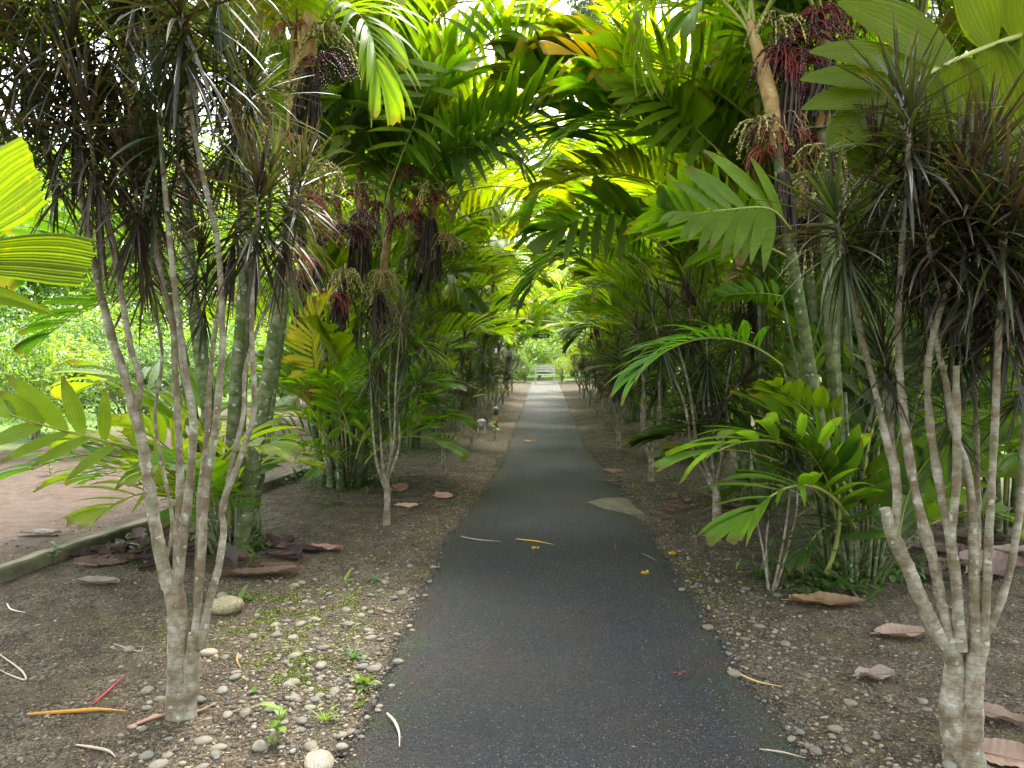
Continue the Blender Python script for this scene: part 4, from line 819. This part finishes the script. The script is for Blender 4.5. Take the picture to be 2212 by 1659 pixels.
# dead palm leaves
def dead_leaf(u, v, L, ang, label, col, w=None, curl=.4, name='fallen_leaf', seed=0):
    rs = random.Random(seed + int(u)); g = G(u, v); w = (w or L * .36) * 1.1; mb = MB(); ns = 44; nc = 13; V = []; U = []; side = rs.choice((-1, 1)); off = Vector((rs.uniform(0, 50), 0, 0))
    for i in range(ns + 1):
        t = i / ns; ww = w * .5 * (math.sin(math.pi * (.04 + .93 * t)) ** .6) * (1 + .22 * mnoise.noise(off + Vector((t * 6, 0, 0))) + .08 * mnoise.noise(off + Vector((t * 25, 0, 0))))
        for k in range(nc):
            x = k / (nc - 1) * 2 - 1
            z = (curl + (.22 if x * side > 0 else 0)) * w * .7 * abs(x) ** 1.7 + (.0014 + .0012 * mnoise.noise(off + Vector((t * 4, 0, 9)))) * math.sin(t * 55 - abs(x) * 4) * (L / .3) + .02 * mnoise.noise(off + Vector((t * 3, x, 1))) + .12 * curl * L * (2 * t - 1) ** 2 + 0
            V.append(((t - .5) * L, x * ww, z)); U.append(((x + 1) / 2, t * .8))
    mb.add(V, grid_faces(ns + 1, nc), U); tube(mb, [(-.62 * L, 0, .01), (-.45 * L, 0, .008), (.45 * L, 0, .008)], [.004, .004, .001], 5)
    me = mb.mesh('fallen_leaf', [MAT['dead']]); gz = max(ground_z(g.x, g.y), 0 if off_path(g.x, g.y) else .028)
    o = link(name, me, None, Matrix.Translation((g.x, g.y, gz + .02)) @ Matrix.Rotation(R(ang), 4, 'Z') @ Matrix.Rotation(R(rs.uniform(6, 20)), 4, 'X'), col)
    return tag(o, label, 'fallen leaf')
TN = (.30, .19, .10); PK = (.24, .165, .12); GR = (.25, .205, .17); DK = (.07, .045, .04)
DL = [(1785, 1316, .44, -4, 'large curled tan dead leaf in front of the right palm clump', TN, .15), (1945, 1386, .28, 6, 'pinkish ribbed dead leaf between the curled tan leaf and the right dracaena', PK, .13), (1892, 1473, .2, 10, 'small pale pinkish dead leaf lying in the dirt left of the right dracaena', (.36, .28, .235), .11),
      (2150, 1560, .24, -42, 'pale pink dead leaf to the right of the front right dracaena trunk', (.3, .22, .165), .11), (2178, 1650, .25, -25, 'brown dead leaf at the lower right corner', (.27, .185, .135), .12), (1590, 1160, .2, -10, 'small orange-pink dead leaf right of the second right dracaena', (.45, .25, .17), .09),
      (1473, 1477, .075, 5, 'tiny dark red leaf on the asphalt path', (.16, .06, .06), .03), (560, 1250, .55, 14, 'long reddish brown dead leaf at the foot of the front left palm clump', (.20, .13, .09), .15), (636, 1205, .3, -55, 'dark purplish curled dead leaf in front of the front left palms', (.06, .035, .045), .13),
      (705, 1190, .28, -8, 'small reddish dead leaf right of the dark curled one', (.3, .17, .14), .1), (212, 1266, .3, -3, 'pale grey dead leaf in the dirt near the left kerb', GR, .1), (90, 1160, .34, 4, 'pale grey dead leaf on the red earth beyond the kerb', GR, .1),
      (958, 1078, .2, -10, 'salmon-pink dead leaf right of the second left dracaena', (.5, .28, .22), .09), (862, 1062, .3, 60, 'dull red dead leaf leaning behind the second left dracaena', (.3, .15, .12), .12), (880, 1098, .22, -5, 'light salmon dead leaf in front of the second left dracaena', (.46, .3, .22), .06),
      (1320, 1048, .28, -12, 'grey-pink curled dead leaf on the right edge of the path', (.3, .21, .19), .05), (1325, 1022, .25, -6, 'reddish dead leaf on the dirt at the right path edge', (.3, .17, .13), .08), (1144, 958, .2, 0, 'pale dead leaf in the middle of the far path', (.42, .3, .22), .09), (2190, 1200, .4, 10, 'pale dead leaf behind the front right dracaena at the right edge', (.33, .25, .20), .16),
      (2140, 1225, .4, -20, 'pinkish dead leaf behind the stems of the front right dracaena', (.28, .19, .16), .16), (1480, 1085, .3, 80, 'brown dead leaf standing against the weeds by the second right palm clump', (.25, .13, .1), .1), (898, 1030, .25, 10, 'greyish dead leaf near the third left dracaena', GR, .1),
      (240, 1200, .55, 38, 'long dark dead leaf heaped at the left clump beside the kerb', DK, .12), (275, 1185, .6, 60, 'narrow black-brown dead leaf leaning on the left heap', DK, .1), (225, 1222, .4, 20, 'brown dead leaf at the bottom of the left heap', (.2, .12, .09), .12), (320, 1190, .5, -50, 'dark curved dead leaf behind the front left trunk', (.08, .05, .04), .13), (370, 1225, .4, -10, 'chestnut dead leaf under the low fronds of the left clump', (.2, .1, .07), .1)]
for i, (u, v, L, a, lab, col, w) in enumerate(DL): dead_leaf(u, v, L, a, lab, col, w, seed=i, curl=.16)
hr_ = random.Random(12)
for k in range(16):
    o = dead_leaf(hr_.gauss(345, 60), hr_.gauss(1205, 22), hr_.uniform(.25, .5), hr_.uniform(-70, 70), 'dark curled dead leaf in the heap under the nearest left palms', hr_.choice([(.05, .033, .028), (.12, .075, .055), (.17, .12, .09), (.08, .05, .04)]), hr_.uniform(.07, .13), hr_.uniform(.15, .5), seed=100 + k)
    o['group'] = 'dead leaves heaped under the nearest left palms'; o.rotation_euler.y += hr_.uniform(-.4, .1); o.location.z += hr_.uniform(.0, .10)
for k in range(7):
    o = dead_leaf(hr_.gauss(615, 45), hr_.gauss(1205, 18), hr_.uniform(.18, .34), hr_.uniform(-70, 70), 'purplish brown curled dead leaf scattered right of the nearest left palms', hr_.choice([(.07, .04, .04), (.2, .12, .095), (.12, .07, .055)]), hr_.uniform(.06, .10), hr_.uniform(.1, .45), seed=140 + k)
    o['group'] = 'dead leaves right of the nearest left palms'
for k in range(12):
    o = dead_leaf(hr_.uniform(1960, 2200), hr_.uniform(1130, 1260), hr_.uniform(.2, .42), hr_.uniform(-60, 60), 'brown dead leaf strewn behind the stems of the front right dracaena', hr_.choice([(.2, .13, .1), (.3, .22, .17), (.12, .08, .06)]), hr_.uniform(.07, .12), hr_.uniform(.1, .4), seed=160 + k)
    o['group'] = 'dead leaves behind the front right dracaena'
for k in range(9):
    o = dead_leaf(hr_.uniform(1440, 1640), hr_.uniform(1070, 1120), hr_.uniform(.14, .26), hr_.uniform(-70, 70), 'reddish brown dead leaf near the feet of the second right palm clump', hr_.choice([(.2, .11, .085), (.14, .08, .06)]), hr_.uniform(.04, .07), hr_.uniform(.1, .3), seed=190 + k)
    o['group'] = 'dead leaves by the second right palm clump'
# strips and twigs
def twig(px, r, col, label, name='twig', flat=False):
    pts = [G(u, v) for u, v in px]
    for p in pts: p.z = max(ground_z(p.x, p.y), 0 if off_path(p.x, p.y) else .026) + r + .002
    o = pts[0].copy(); line = smooth_line([p - o for p in pts], 16); mb = MB(); tube(mb, line, [r * (.35 + .65 * math.sin(math.pi * min(1, .1 + i / 16))) for i in range(17)], 6)
    ob = link(name, mb.mesh(name, [MAT['wood']]), None, Matrix.Translation(o), col); return tag(ob, label, 'twig' if name == 'twig' else 'leaf strip')
TW = [([(836, 1557), (852, 1575), (862, 1600), (863, 1630)], .006, (.5, .4, .27), 'pale curved leaf strip on the asphalt at the lower left of the path', 'leaf_strip'), ([(995, 1167), (1035, 1174), (1082, 1178)], .004, (.4, .33, .2), 'thin straw-coloured strip across the middle of the path', 'leaf_strip'),
      ([(1115, 1173), (1160, 1178), (1195, 1185)], .006, (.5, .32, .05), 'yellow-tipped leaf strip in the middle of the path', 'leaf_strip'), ([(1573, 1457), (1630, 1474), (1690, 1490)], .006, (.42, .28, .12), 'straight brown twig poking onto the path from the right', 'twig'),
      ([(1640, 1635), (1690, 1642), (1740, 1655)], .004, (.35, .27, .2), 'thin twig on the path at its lower right', 'twig'), ([(60, 1556), (160, 1553), (215, 1549), (272, 1553)], .009, (.42, .2, .03), 'long orange leaf strip left of the front left trunk', 'leaf_strip'),
      ([(200, 1535), (235, 1505), (270, 1468)], .006, (.35, .05, .07), 'red stalk lying in the dirt on the left', 'twig'), ([(275, 1590), (350, 1562), (420, 1556), (470, 1535)], .008, (.28, .16, .1), 'brown leaf strip curving round the foot of the front left dracaena', 'leaf_strip'),
      ([(0, 1420), (45, 1450), (55, 1475), (20, 1460), (0, 1450)], .005, (.4, .32, .26), 'pale curling tendril at the left edge of the photo', 'twig'), ([(15, 1310), (25, 1325), (55, 1330)], .005, (.55, .48, .42), 'short white curled tendril below the kerb', 'twig'), ([(245, 1395), (300, 1412), (310, 1400)], .003, (.4, .33, .27), 'thin pale root curl in the dirt left of the trunk', 'twig'),
      ([(165, 1625), (230, 1640), (250, 1655)], .006, (.36, .3, .22), 'thin grey stick at the lower left corner', 'twig'), ([(1830, 1265), (1845, 1290), (1860, 1308)], .008, (.3, .24, .19), 'greyish stick beside the curled tan leaf', 'twig'), ([(1330, 1178), (1329, 1190), (1331, 1196)], .003, (.4, .17, .05), 'tiny orange stalk on the right half of the path', 'twig'),
      ([(1385, 1203), (1410, 1215), (1420, 1222)], .003, (.2, .18, .16), 'short dark twig on the right half of the path', 'twig'), ([(1180, 1335), (1000, 1338)][:0] or [(515, 1420), (512, 1440), (520, 1455)], .005, (.4, .2, .08), 'small orange-brown curl in the gravel right of the trunk', 'leaf_strip')]
for px, r, col, lab, nm in TW: twig(px, r, col, lab, nm)
for (u, v, lab) in [(1157, 1198, 'tiny yellow petal-like leaf in the middle of the path'), (1393, 1253, 'tiny yellow leaf on the right part of the path'), (1452, 1202, 'small yellow leaf at the right edge of the asphalt')]:
    dead_leaf(u, v, .055, 20, lab, (.65, .45, .02), .03, seed=50)

# ------------------------------------------------------------------ weeds
def weed_mesh(seed, n=9, L=.10, w=.02, kind='grass'):
    rs = random.Random(seed); mb = MB()
    if kind == 'stalk':
        tube(mb, [(0, 0, -.01), (.01, 0, L), (.0, .01, L * 2)], [.003, .0025, .0015], 5, 0)
    for i in range(n):
        a = rs.uniform(0, 6.28); el = R(rs.uniform(25, 70)); z = rs.uniform(.3, 2) * L if kind == 'stalk' else 0
        if kind == 'stalk': el = R(rs.uniform(-5, 35))
        d = Vector((math.cos(a) * math.cos(el), math.sin(a) * math.cos(el), math.sin(el)))
        blade(mb, Vector((0, 0, z)), d, Vector((-math.cos(a) * math.sin(el), -math.sin(a) * math.sin(el), math.cos(el))), L * rs.uniform(.7, 1.2), w * rs.uniform(.8, 1.2), rs.uniform(.5, 1.6), 5, (-1, 0, 1), fold=.3, prof=P_strap if kind == 'grass' else P_oval)
    return mb.mesh('weed_plant', [MAT['weed']])
WM = {'grass': weed_mesh(1, 16, .11, .008), 'broad': weed_mesh(2, 8, .10, .032, 'broad'), 'stalk': weed_mesh(3, 9, .07, .03, 'stalk'), 'seed': weed_mesh(4, 3, .09, .03, 'broad')}
WD = [(762, 1425, 'grass', 1.1, 'tufted grassy weed at the left path edge'), (788, 1480, 'broad', 1.0, 'broad-leaved weed touching the asphalt on the left'), (702, 1560, 'grass', .9, 'thin grassy weed in gravel below the broad-leaved one'), (605, 1610, 'stalk', 1.1, 'leafy sprig of weed in the gravel near the bottom left'),
      (548, 1503, 'seed', .6, 'tiny lime seedling in gravel right of the front left trunk'), (746, 1258, 'seed', 1.0, 'small upright weed left of the path behind the moss'), (808, 1258, 'broad', .7, 'low bluish green weed near the left path edge'), (520, 1300, 'seed', 1.1, 'thin seedling beside the large ochre stone'), (545, 1300, 'seed', .8, 'second thin seedling right of the ochre stone'),
      (120, 1225, 'stalk', 1.0, 'lime green sprig growing by the kerb at left'), (560, 1160, 'grass', 2.2, 'large bright grass tuft at the foot of the left palms'), (545, 1230, 'stalk', 1.1, 'green sprout in front of the left palm stems'), (1640, 1255, 'grass', 1.8, 'spiky grass tuft left of the young dracaena'), (1590, 1235, 'seed', .8, 'yellow-green seedling on the dirt right of the path'),
      (1455, 1040, 'broad', 1.2, 'low weed at the right path edge far up'), (1380, 1060, 'seed', 1.2, 'bright seedling near the concrete patch'), (1500, 1155, 'seed', .9, 'bright seedling left of the second right dracaena'), (1070, 950, 'stalk', 2.2, 'leafy weed beside the far path lamps'), (110, 1030, 'stalk', 1.6, 'bright low weed on the red earth at left'), (200, 1040, 'broad', 1.4, 'small bright weed on the red earth beyond the kerb'), (1366, 1430, 'seed', .5, 'speck of green weed at the right path edge')]
for u, v, k, s, lab in WD:
    g = G(u, v)
    if u == 1366: continue
    o = link('weed_plant', WM[k], None, Matrix.Translation((g.x, g.y, ground_z(g.x, g.y))) @ Matrix.Rotation(rng.uniform(0, 6), 4, 'Z') @ Matrix.Scale(s, 4), rng.choice([(.12, .22, .03), (.16, .26, .03), (.10, .2, .06)])); tag(o, lab, 'weed')
# undergrowth at the feet of the clumps (ground cover)
def cover(pts, name, label, size, col, hmax=.3):
    mb = MB(); rs = random.Random(8)
    for (x, y, hh) in pts:
        a = rs.uniform(0, 6.28); el = R(rs.uniform(-10, 60)); z = rs.uniform(.0, hh)
        d = Vector((math.cos(a) * math.cos(el), math.sin(a) * math.cos(el), math.sin(el)))
        blade(mb, Vector((x, y, z)), d, Vector((-math.cos(a) * math.sin(el), -math.sin(a) * math.sin(el), math.cos(el))), rs.uniform(*size), rs.uniform(*size) * .38, rs.uniform(.3, 1.2), 3, (-1, 0, 1), fold=.25, prof=P_oval)
    return tag(link(name, mb.mesh(name, [MAT['weed']]), None, None, col), label, None, None, 'stuff')
cp = []
spots = [(G(1780, 1270), .42, 420, .3), (G(1900, 1240), .4, 260, .3), (G(740, 1050), .5, 420, .3), (G(700, 1030), .4, 200, .35), (G(430, 1190), .25, 120, .25), (G(330, 1215), .18, 90, .25), (G(560, 1190), .12, 60, .15)]
for yy in (7.7, 10.6, 13.5, 16.4): spots.append((Vector((2.1, yy - .3, 0)), .6, 260, .35))
for yy in (11.4, 14.3, 17.2, 20): spots.append((Vector((-2.1, yy - .3, 0)), .6, 220, .35))
for g, r, n, hh in spots:
    for i in range(n): cp.append((rng.gauss(g.x, r * .5), rng.gauss(g.y, r * .5), hh * rng.random()))
vr = random.Random(17); cq = []
for k in range(90):
    sd = vr.choice((-1, 1)); y = vr.uniform(7.2, 28); x = (vr.uniform(1.45, 2.6) if sd > 0 else -vr.uniform(1.2, 2.3))
    for i in range(vr.randint(5, 16)): cq.append((vr.gauss(x, .10), vr.gauss(y, .12), .22 * vr.random()))
cover(cq, 'verge_seedlings', 'scattered bright green seedlings under the far dracaenas', (.04, .12), (.11, .20, .03))
cover(cp, 'ground_cover', 'low leafy ground cover round the feet of the palm clumps', (.05, .12), (.06, .13, .02))

# ------------------------------------------------------------------ path lamps, sign, bench
def lathe(mb, prof, n=20, mat=0, x=0, y=0):
    V = [(x + r * math.cos(6.2832 * k / n), y + r * math.sin(6.2832 * k / n), z) for r, z in prof for k in range(n)]
    mb.add(V, grid_faces(len(prof), n, True), None, mat)
def box(mb, c, s, mat=0, bev=.0):
    x, y, z = [a / 2 for a in s]; V = [(c[0] + i * x, c[1] + j * y, c[2] + k * z) for i in (-1, 1) for j in (-1, 1) for k in (-1, 1)]
    mb.add(V, [[0, 1, 3, 2], [4, 6, 7, 5], [0, 4, 5, 1], [2, 3, 7, 6], [0, 2, 6, 4], [1, 5, 7, 3]], None, mat)
def part(name, fn, mats, parent, smooth=True):
    mb = MB(); fn(mb); return link(name, mb.mesh(name, mats, smooth), parent)
g = G(1071, 924)
lm = empty('path_lamp', (g.x, g.y, 0), 'bollard lamp with black louvred head on a brown post left of the path', 'lamp')
part('post', lambda m: lathe(m, [(.0, 0), (.045, 0), (.045, .26), (0, .26)]), [MAT['lamp_post']], lm)
part('lens', lambda m: lathe(m, [(0, .26), (.036, .26), (.036, .39), (0, .39)]), [MAT['glass']], lm)
part('louvre', lambda m: [lathe(m, [(.036, z), (.06, z - .012), (.06, z - .004), (.036, z + .012)]) for z in (.285, .32, .355)], [MAT['black_metal']], lm)
part('cap', lambda m: lathe(m, [(0, .385), (.065, .385), (.068, .395), (.05, .42), (.02, .435), (0, .437)]), [MAT['grey_cap']], lm)
g = G(1040, 938)
lm = empty('path_lamp', (g.x, g.y, 0), 'low path lamp with wide pale cap, nearer of the two far lamps', 'lamp')
part('cap', lambda m: lathe(m, [(0, .24), (.085, .235), (.09, .245), (.06, .275), (.02, .29), (0, .29)]), [MAT['grey_cap']], lm)
for dx in (-.055, .055): part('leg', lambda m: tube(m, [(dx * 1.25, 0, 0), (dx, 0, .24)], [.012, .012], 8), [MAT['grey_cap']], lm)
part('lens', lambda m: lathe(m, [(0, .15), (.035, .15), (.045, .235), (0, .235)]), [MAT['glass']], lm)
# hanging direction sign
c = P(1171, 726, 30.5)
sg = empty('hanging_sign', c, 'small dark sign with pale strokes hanging over the far end of the path', 'sign')
part('board', lambda m: box(m, (0, 0, 0), (.62, .035, .15)), [MAT['black_metal']], sg, False)
part('arrow_end', lambda m: (box(m, (-.345, 0, .02), (.07, .05, .19)), box(m, (-.40, 0, 0), (.05, .03, .06))), [MAT['black_metal']], sg, False)
part('lettering', lambda m: [box(m, (-.13 + .065 * k, -.021, .005), (.032, .008, .085)) for k in range(6)], [MAT['white']], sg, False)
for dx in (-.28, .28): part('wire', lambda m: tube(m, [(dx, 0, .07), (dx * 1.3, 0, 2.3)], [.005, .005], 5), [MAT['black_metal']], sg)
# white bench
b0 = P(1177, 838, 32.5); bn = empty('bench', (b0.x, 32.5, 0), 'white slatted bench standing across the far end of the path', 'bench')
W = .92
for dx in (-W / 2 + .04, W / 2 - .04): part('leg', lambda m: box(m, (dx, -.02, .22), (.055, .05, .44)), [MAT['white']], bn, False)
for dx in (-W / 2 + .04, W / 2 - .04): part('back_post', lambda m: box(m, (dx, .36, .46), (.055, .05, .92)), [MAT['white']], bn, False)
part('seat', lambda m: [box(m, (0, y, .46), (W, .08, .035)) for y in (.0, .1, .2, .3)], [MAT['white']], bn, False)
part('backrest', lambda m: [box(m, (0, .32, z), (W, .025, .085)) for z in (.62, .74, .86)], [MAT['white']], bn, False)

# ------------------------------------------------------------------ shrubs and trees behind
def crown_mesh(seed, n, rad, leaf, nclump=26, sag=.2, asp=.45, name='crown'):
    rs = np.random.RandomState(seed); cl = rs.randn(nclump, 3); cl /= np.linalg.norm(cl, axis=1)[:, None]; cl *= rs.uniform(.35, 1, (nclump, 1)) ** .6; cl *= np.array(rad)
    idx = rs.randint(0, nclump, n); P0 = cl[idx] + rs.randn(n, 3) * np.array(rad) * .16
    A = rs.uniform(0, 6.283, n); E = rs.uniform(-1.0, .7, n) - sag; Lf = rs.uniform(.6, 1.3, n) * leaf; T = rs.uniform(-.8, .8, n)
    d = np.stack([np.cos(A) * np.cos(E), np.sin(A) * np.cos(E), np.sin(E)], 1); s0 = np.stack([-np.sin(A), np.cos(A), np.zeros(n)], 1); nn = np.cross(d, s0); s = s0 * np.cos(T)[:, None] + nn * np.sin(T)[:, None]
    a = P0; b = P0 + d * Lf[:, None] * .45 + s * Lf[:, None] * asp * .5; c_ = P0 + d * Lf[:, None] - nn * 0 - np.array([0, 0, .1]) * Lf[:, None]; e = P0 + d * Lf[:, None] * .45 - s * Lf[:, None] * asp * .5
    V = np.stack([a, b, c_, e], 1).reshape(-1, 3); mb = MB(); uv = np.tile(np.array([[.5, 0], [1, .5], [.5, .8], [0, .5]]), (n, 1))
    mb.add(V, np.arange(4 * n).reshape(-1, 4), uv); return mb.mesh(name, [MAT['shrub']], False), cl
SHR = [crown_mesh(1, 3200, (1, 1, .8), .11), crown_mesh(2, 3600, (1.1, 1, .9), .08, 34), crown_mesh(3, 2600, (.9, 1, 1), .15, 22)]
TRE = [crown_mesh(5, 9000, (1, 1, .9), .10, 40), crown_mesh(6, 9000, (1, 1, 1.15), .085, 46, .3), crown_mesh(7, 8000, (1, 1, 1.3), .12, 34)]
def plant(name, x, y, r, h, th, meshes, label, cat, group, col, seed, tr=.06):
    rs = random.Random(seed); o = Vector((x, y, 0)); e = empty(name, o, label, cat, group); me, cl = meshes[seed % len(meshes)]
    cen = Vector((0, 0, th + h / 2)); mb = MB(); tube(mb, smooth_line([(0, 0, -.05), (rs.uniform(-.1, .1) * r, 0, th * .6), tuple(cen)], 8), [tr * (1.2 - .8 * i / 8) for i in range(9)], 8, 0, rough=.1)
    for k in range(min(12, len(cl))):
        q = Vector((cl[k][0] * r, cl[k][1] * r, cl[k][2] * h / 2)) * .85 + cen; st = Vector((0, 0, th * rs.uniform(.6, 1.0)))
        tube(mb, smooth_line([st, st.lerp(q, .5) + Vector((0, 0, .08 * h)), q], 6), [tr * .42 * (1 - .8 * i / 6) for i in range(7)], 5, 0)
    link('trunk', mb.mesh('trunk', [MAT['trunk']]), e)
    return link('crown', me, e, Matrix.Translation(cen) @ Matrix.Rotation(rs.uniform(0, 6.28), 4, 'Z') @ Matrix.Diagonal((r, r, h / 2, 1)), col)
SG = [(.10, .20, .03), (.13, .24, .03), (.16, .26, .04), (.07, .15, .03), (.2, .28, .04)]
g = G(35, 995); plant('young_tree', g.x - .3, g.y, .85, 2.4, .7, SHR, 'small young tree with a thin trunk on the red earth at the left edge', 'tree', None, (.06, .13, .03), 1, .05)
sh = [(-6.6, 11.2, .8, 1.5), (-8.0, 11.0, 1.0, 1.9), (-9.5, 13, 1.1, 1.6), (-8.2, 16.5, 1.3, 1.9), (-11.5, 17, 1.5, 2.4), (-7.4, 20, 1.2, 1.8), (-10, 21.5, 1.7, 2.6), (-13.5, 21, 1.8, 2.8), (-6.8, 25, 1.4, 2.2), (-9, 27, 1.9, 3.0), (-12.5, 27.5, 2.1, 3.4), (-16, 25, 2, 3.2), (-6, 30, 1.6, 2.6)]
for i, (x, y, r, h) in enumerate(sh): plant('shrub', x, y, r, h, .3, SHR, 'bright green leafy shrub in the sunny garden beyond the left kerb', 'shrub', 'garden shrubs on the left', rng.choice(SG), i, .04)
sh = [(7.5, 14, 1.2, 1.8), (9.5, 18, 1.6, 2.4), (7.2, 23, 1.5, 2.2), (11, 24, 2, 3), (8, 29, 1.8, 2.8), (6.6, 10.5, .8, 1.2)]
for i, (x, y, r, h) in enumerate(sh): plant('shrub', x, y, r, h, .3, SHR, 'leafy shrub on the lawn seen through the stems on the right', 'shrub', 'garden shrubs on the right', rng.choice(SG), i + 1, .04)
for i, (x, y, r, h) in enumerate([(-1.6, 35.3, .9, 1.7), (.9, 34.8, .75, 1.2), (2.2, 37, 1.1, 2.0), (-.2, 38, 1.3, 2.4), (-.9, 34.6, .55, 1.0)]):
    plant('shrub', x, y, r, h, .15, SHR, ['round shrub left of the far bench', 'low shrub right of the far bench', 'larger shrub behind and right of the far bench', 'tall pale shrub directly behind the far bench', 'little bush between the far bench and the left shrub'][i], 'shrub', None, [(.14, .26, .05), (.2, .28, .04), (.22, .3, .05), (.2, .32, .08), (.13, .24, .04)][i], i, .04)
tr = [(-20, 22, 4, 7), (-17, 30, 4.5, 8), (-12, 36, 4.5, 8), (-24, 34, 6, 10), (-7, 40, 4, 7.5), (-18, 44, 6, 11), (-10, 50, 6, 11), (-30, 26, 6, 10), (-30, 14, 5, 9), (-22, 12, 3.5, 6)]
for i, (x, y, r, h) in enumerate(tr): plant('garden_tree', x, y, r, h, 1.6, TRE, 'pale green leafy tree in the bright woodland beyond the left garden', 'tree', 'woodland trees on the left', rng.choice(SG), i, .16)
tr = [(15, 22, 4, 7), (14, 32, 4.5, 8), (20, 28, 5, 9), (10, 42, 5, 8), (22, 40, 6, 10), (16, 14, 3.5, 6), (24, 18, 5, 9)]
for i, (x, y, r, h) in enumerate(tr): plant('garden_tree', x, y, r, h, 1.4, TRE, 'leafy tree in the woodland beyond the right palms', 'tree', 'woodland trees on the right', rng.choice(SG), i, .16)
tr = [(-4, 52, 4.5, 8), (3, 56, 5, 9), (0, 50, 3, 6)]
for i, (x, y, r, h) in enumerate(tr): plant('garden_tree', x, y, r, h, 1.0, TRE, ['bright tree far beyond the path end, leftmost', 'bright tree far beyond the path end, rightmost', 'bright tree far beyond the path end, between the other two'][i], 'tree', None, (.2, .3, .05), i, .16)
q = P(1290, 30, 44); plant('tall_tree', q.x + .5, 44, 2.7, 7.5, q.z - 3.2, TRE, 'tall grey-green tree rising against the sky above the palms', 'tree', None, (.05, .075, .05), 1, .22)

# ------------------------------------------------------------------ light, world, render
w = bpy.data.worlds.new('World'); SC.world = w; w.use_nodes = True; nt = w.node_tree; nt.nodes.clear(); n = N(nt)
SUN_EL = R(62); SUN_AZ = R(12)     # azimuth from +Y towards +X
sky = n.new('TexSky'); sky.sky_type = 'NISHITA'; sky.sun_disc = False; sky.sun_elevation = SUN_EL; sky.sun_rotation = SUN_AZ; sky.air_density = 1.0; sky.dust_density = 3.0
hs = n.new('HueSaturation', inp={'Color': sky.outputs[0], 'Saturation': .3, 'Value': 1.0})
bg = n.new('Background', inp={'Color': hs.outputs[0], 'Strength': .15}); ow = nt.nodes.new('ShaderNodeOutputWorld'); nt.links.new(bg.outputs[0], ow.inputs[0])
sl = bpy.data.lights.new('sun', 'SUN'); sl.energy = 1.5; sl.angle = R(14); sl.color = (1, .95, .86); so = bpy.data.objects.new('sun', sl); C.objects.link(so)
sd = Vector((math.sin(SUN_AZ) * math.cos(SUN_EL), math.cos(SUN_AZ) * math.cos(SUN_EL), math.sin(SUN_EL))); so.rotation_euler = sd.to_track_quat('Z', 'Y').to_euler()
vs = SC.view_settings; vs.view_transform = 'Standard'; vs.look = 'None'; vs.gamma = 1; vs.use_curve_mapping = False; vs.exposure = 3.08
cy = SC.cycles; cy.max_bounces = 10; cy.diffuse_bounces = 7; cy.glossy_bounces = 2; cy.transmission_bounces = 7; cy.transparent_max_bounces = 4; cy.use_denoising = True; cy.caustics_reflective = False; cy.caustics_refractive = False
cy.sample_clamp_indirect = 8
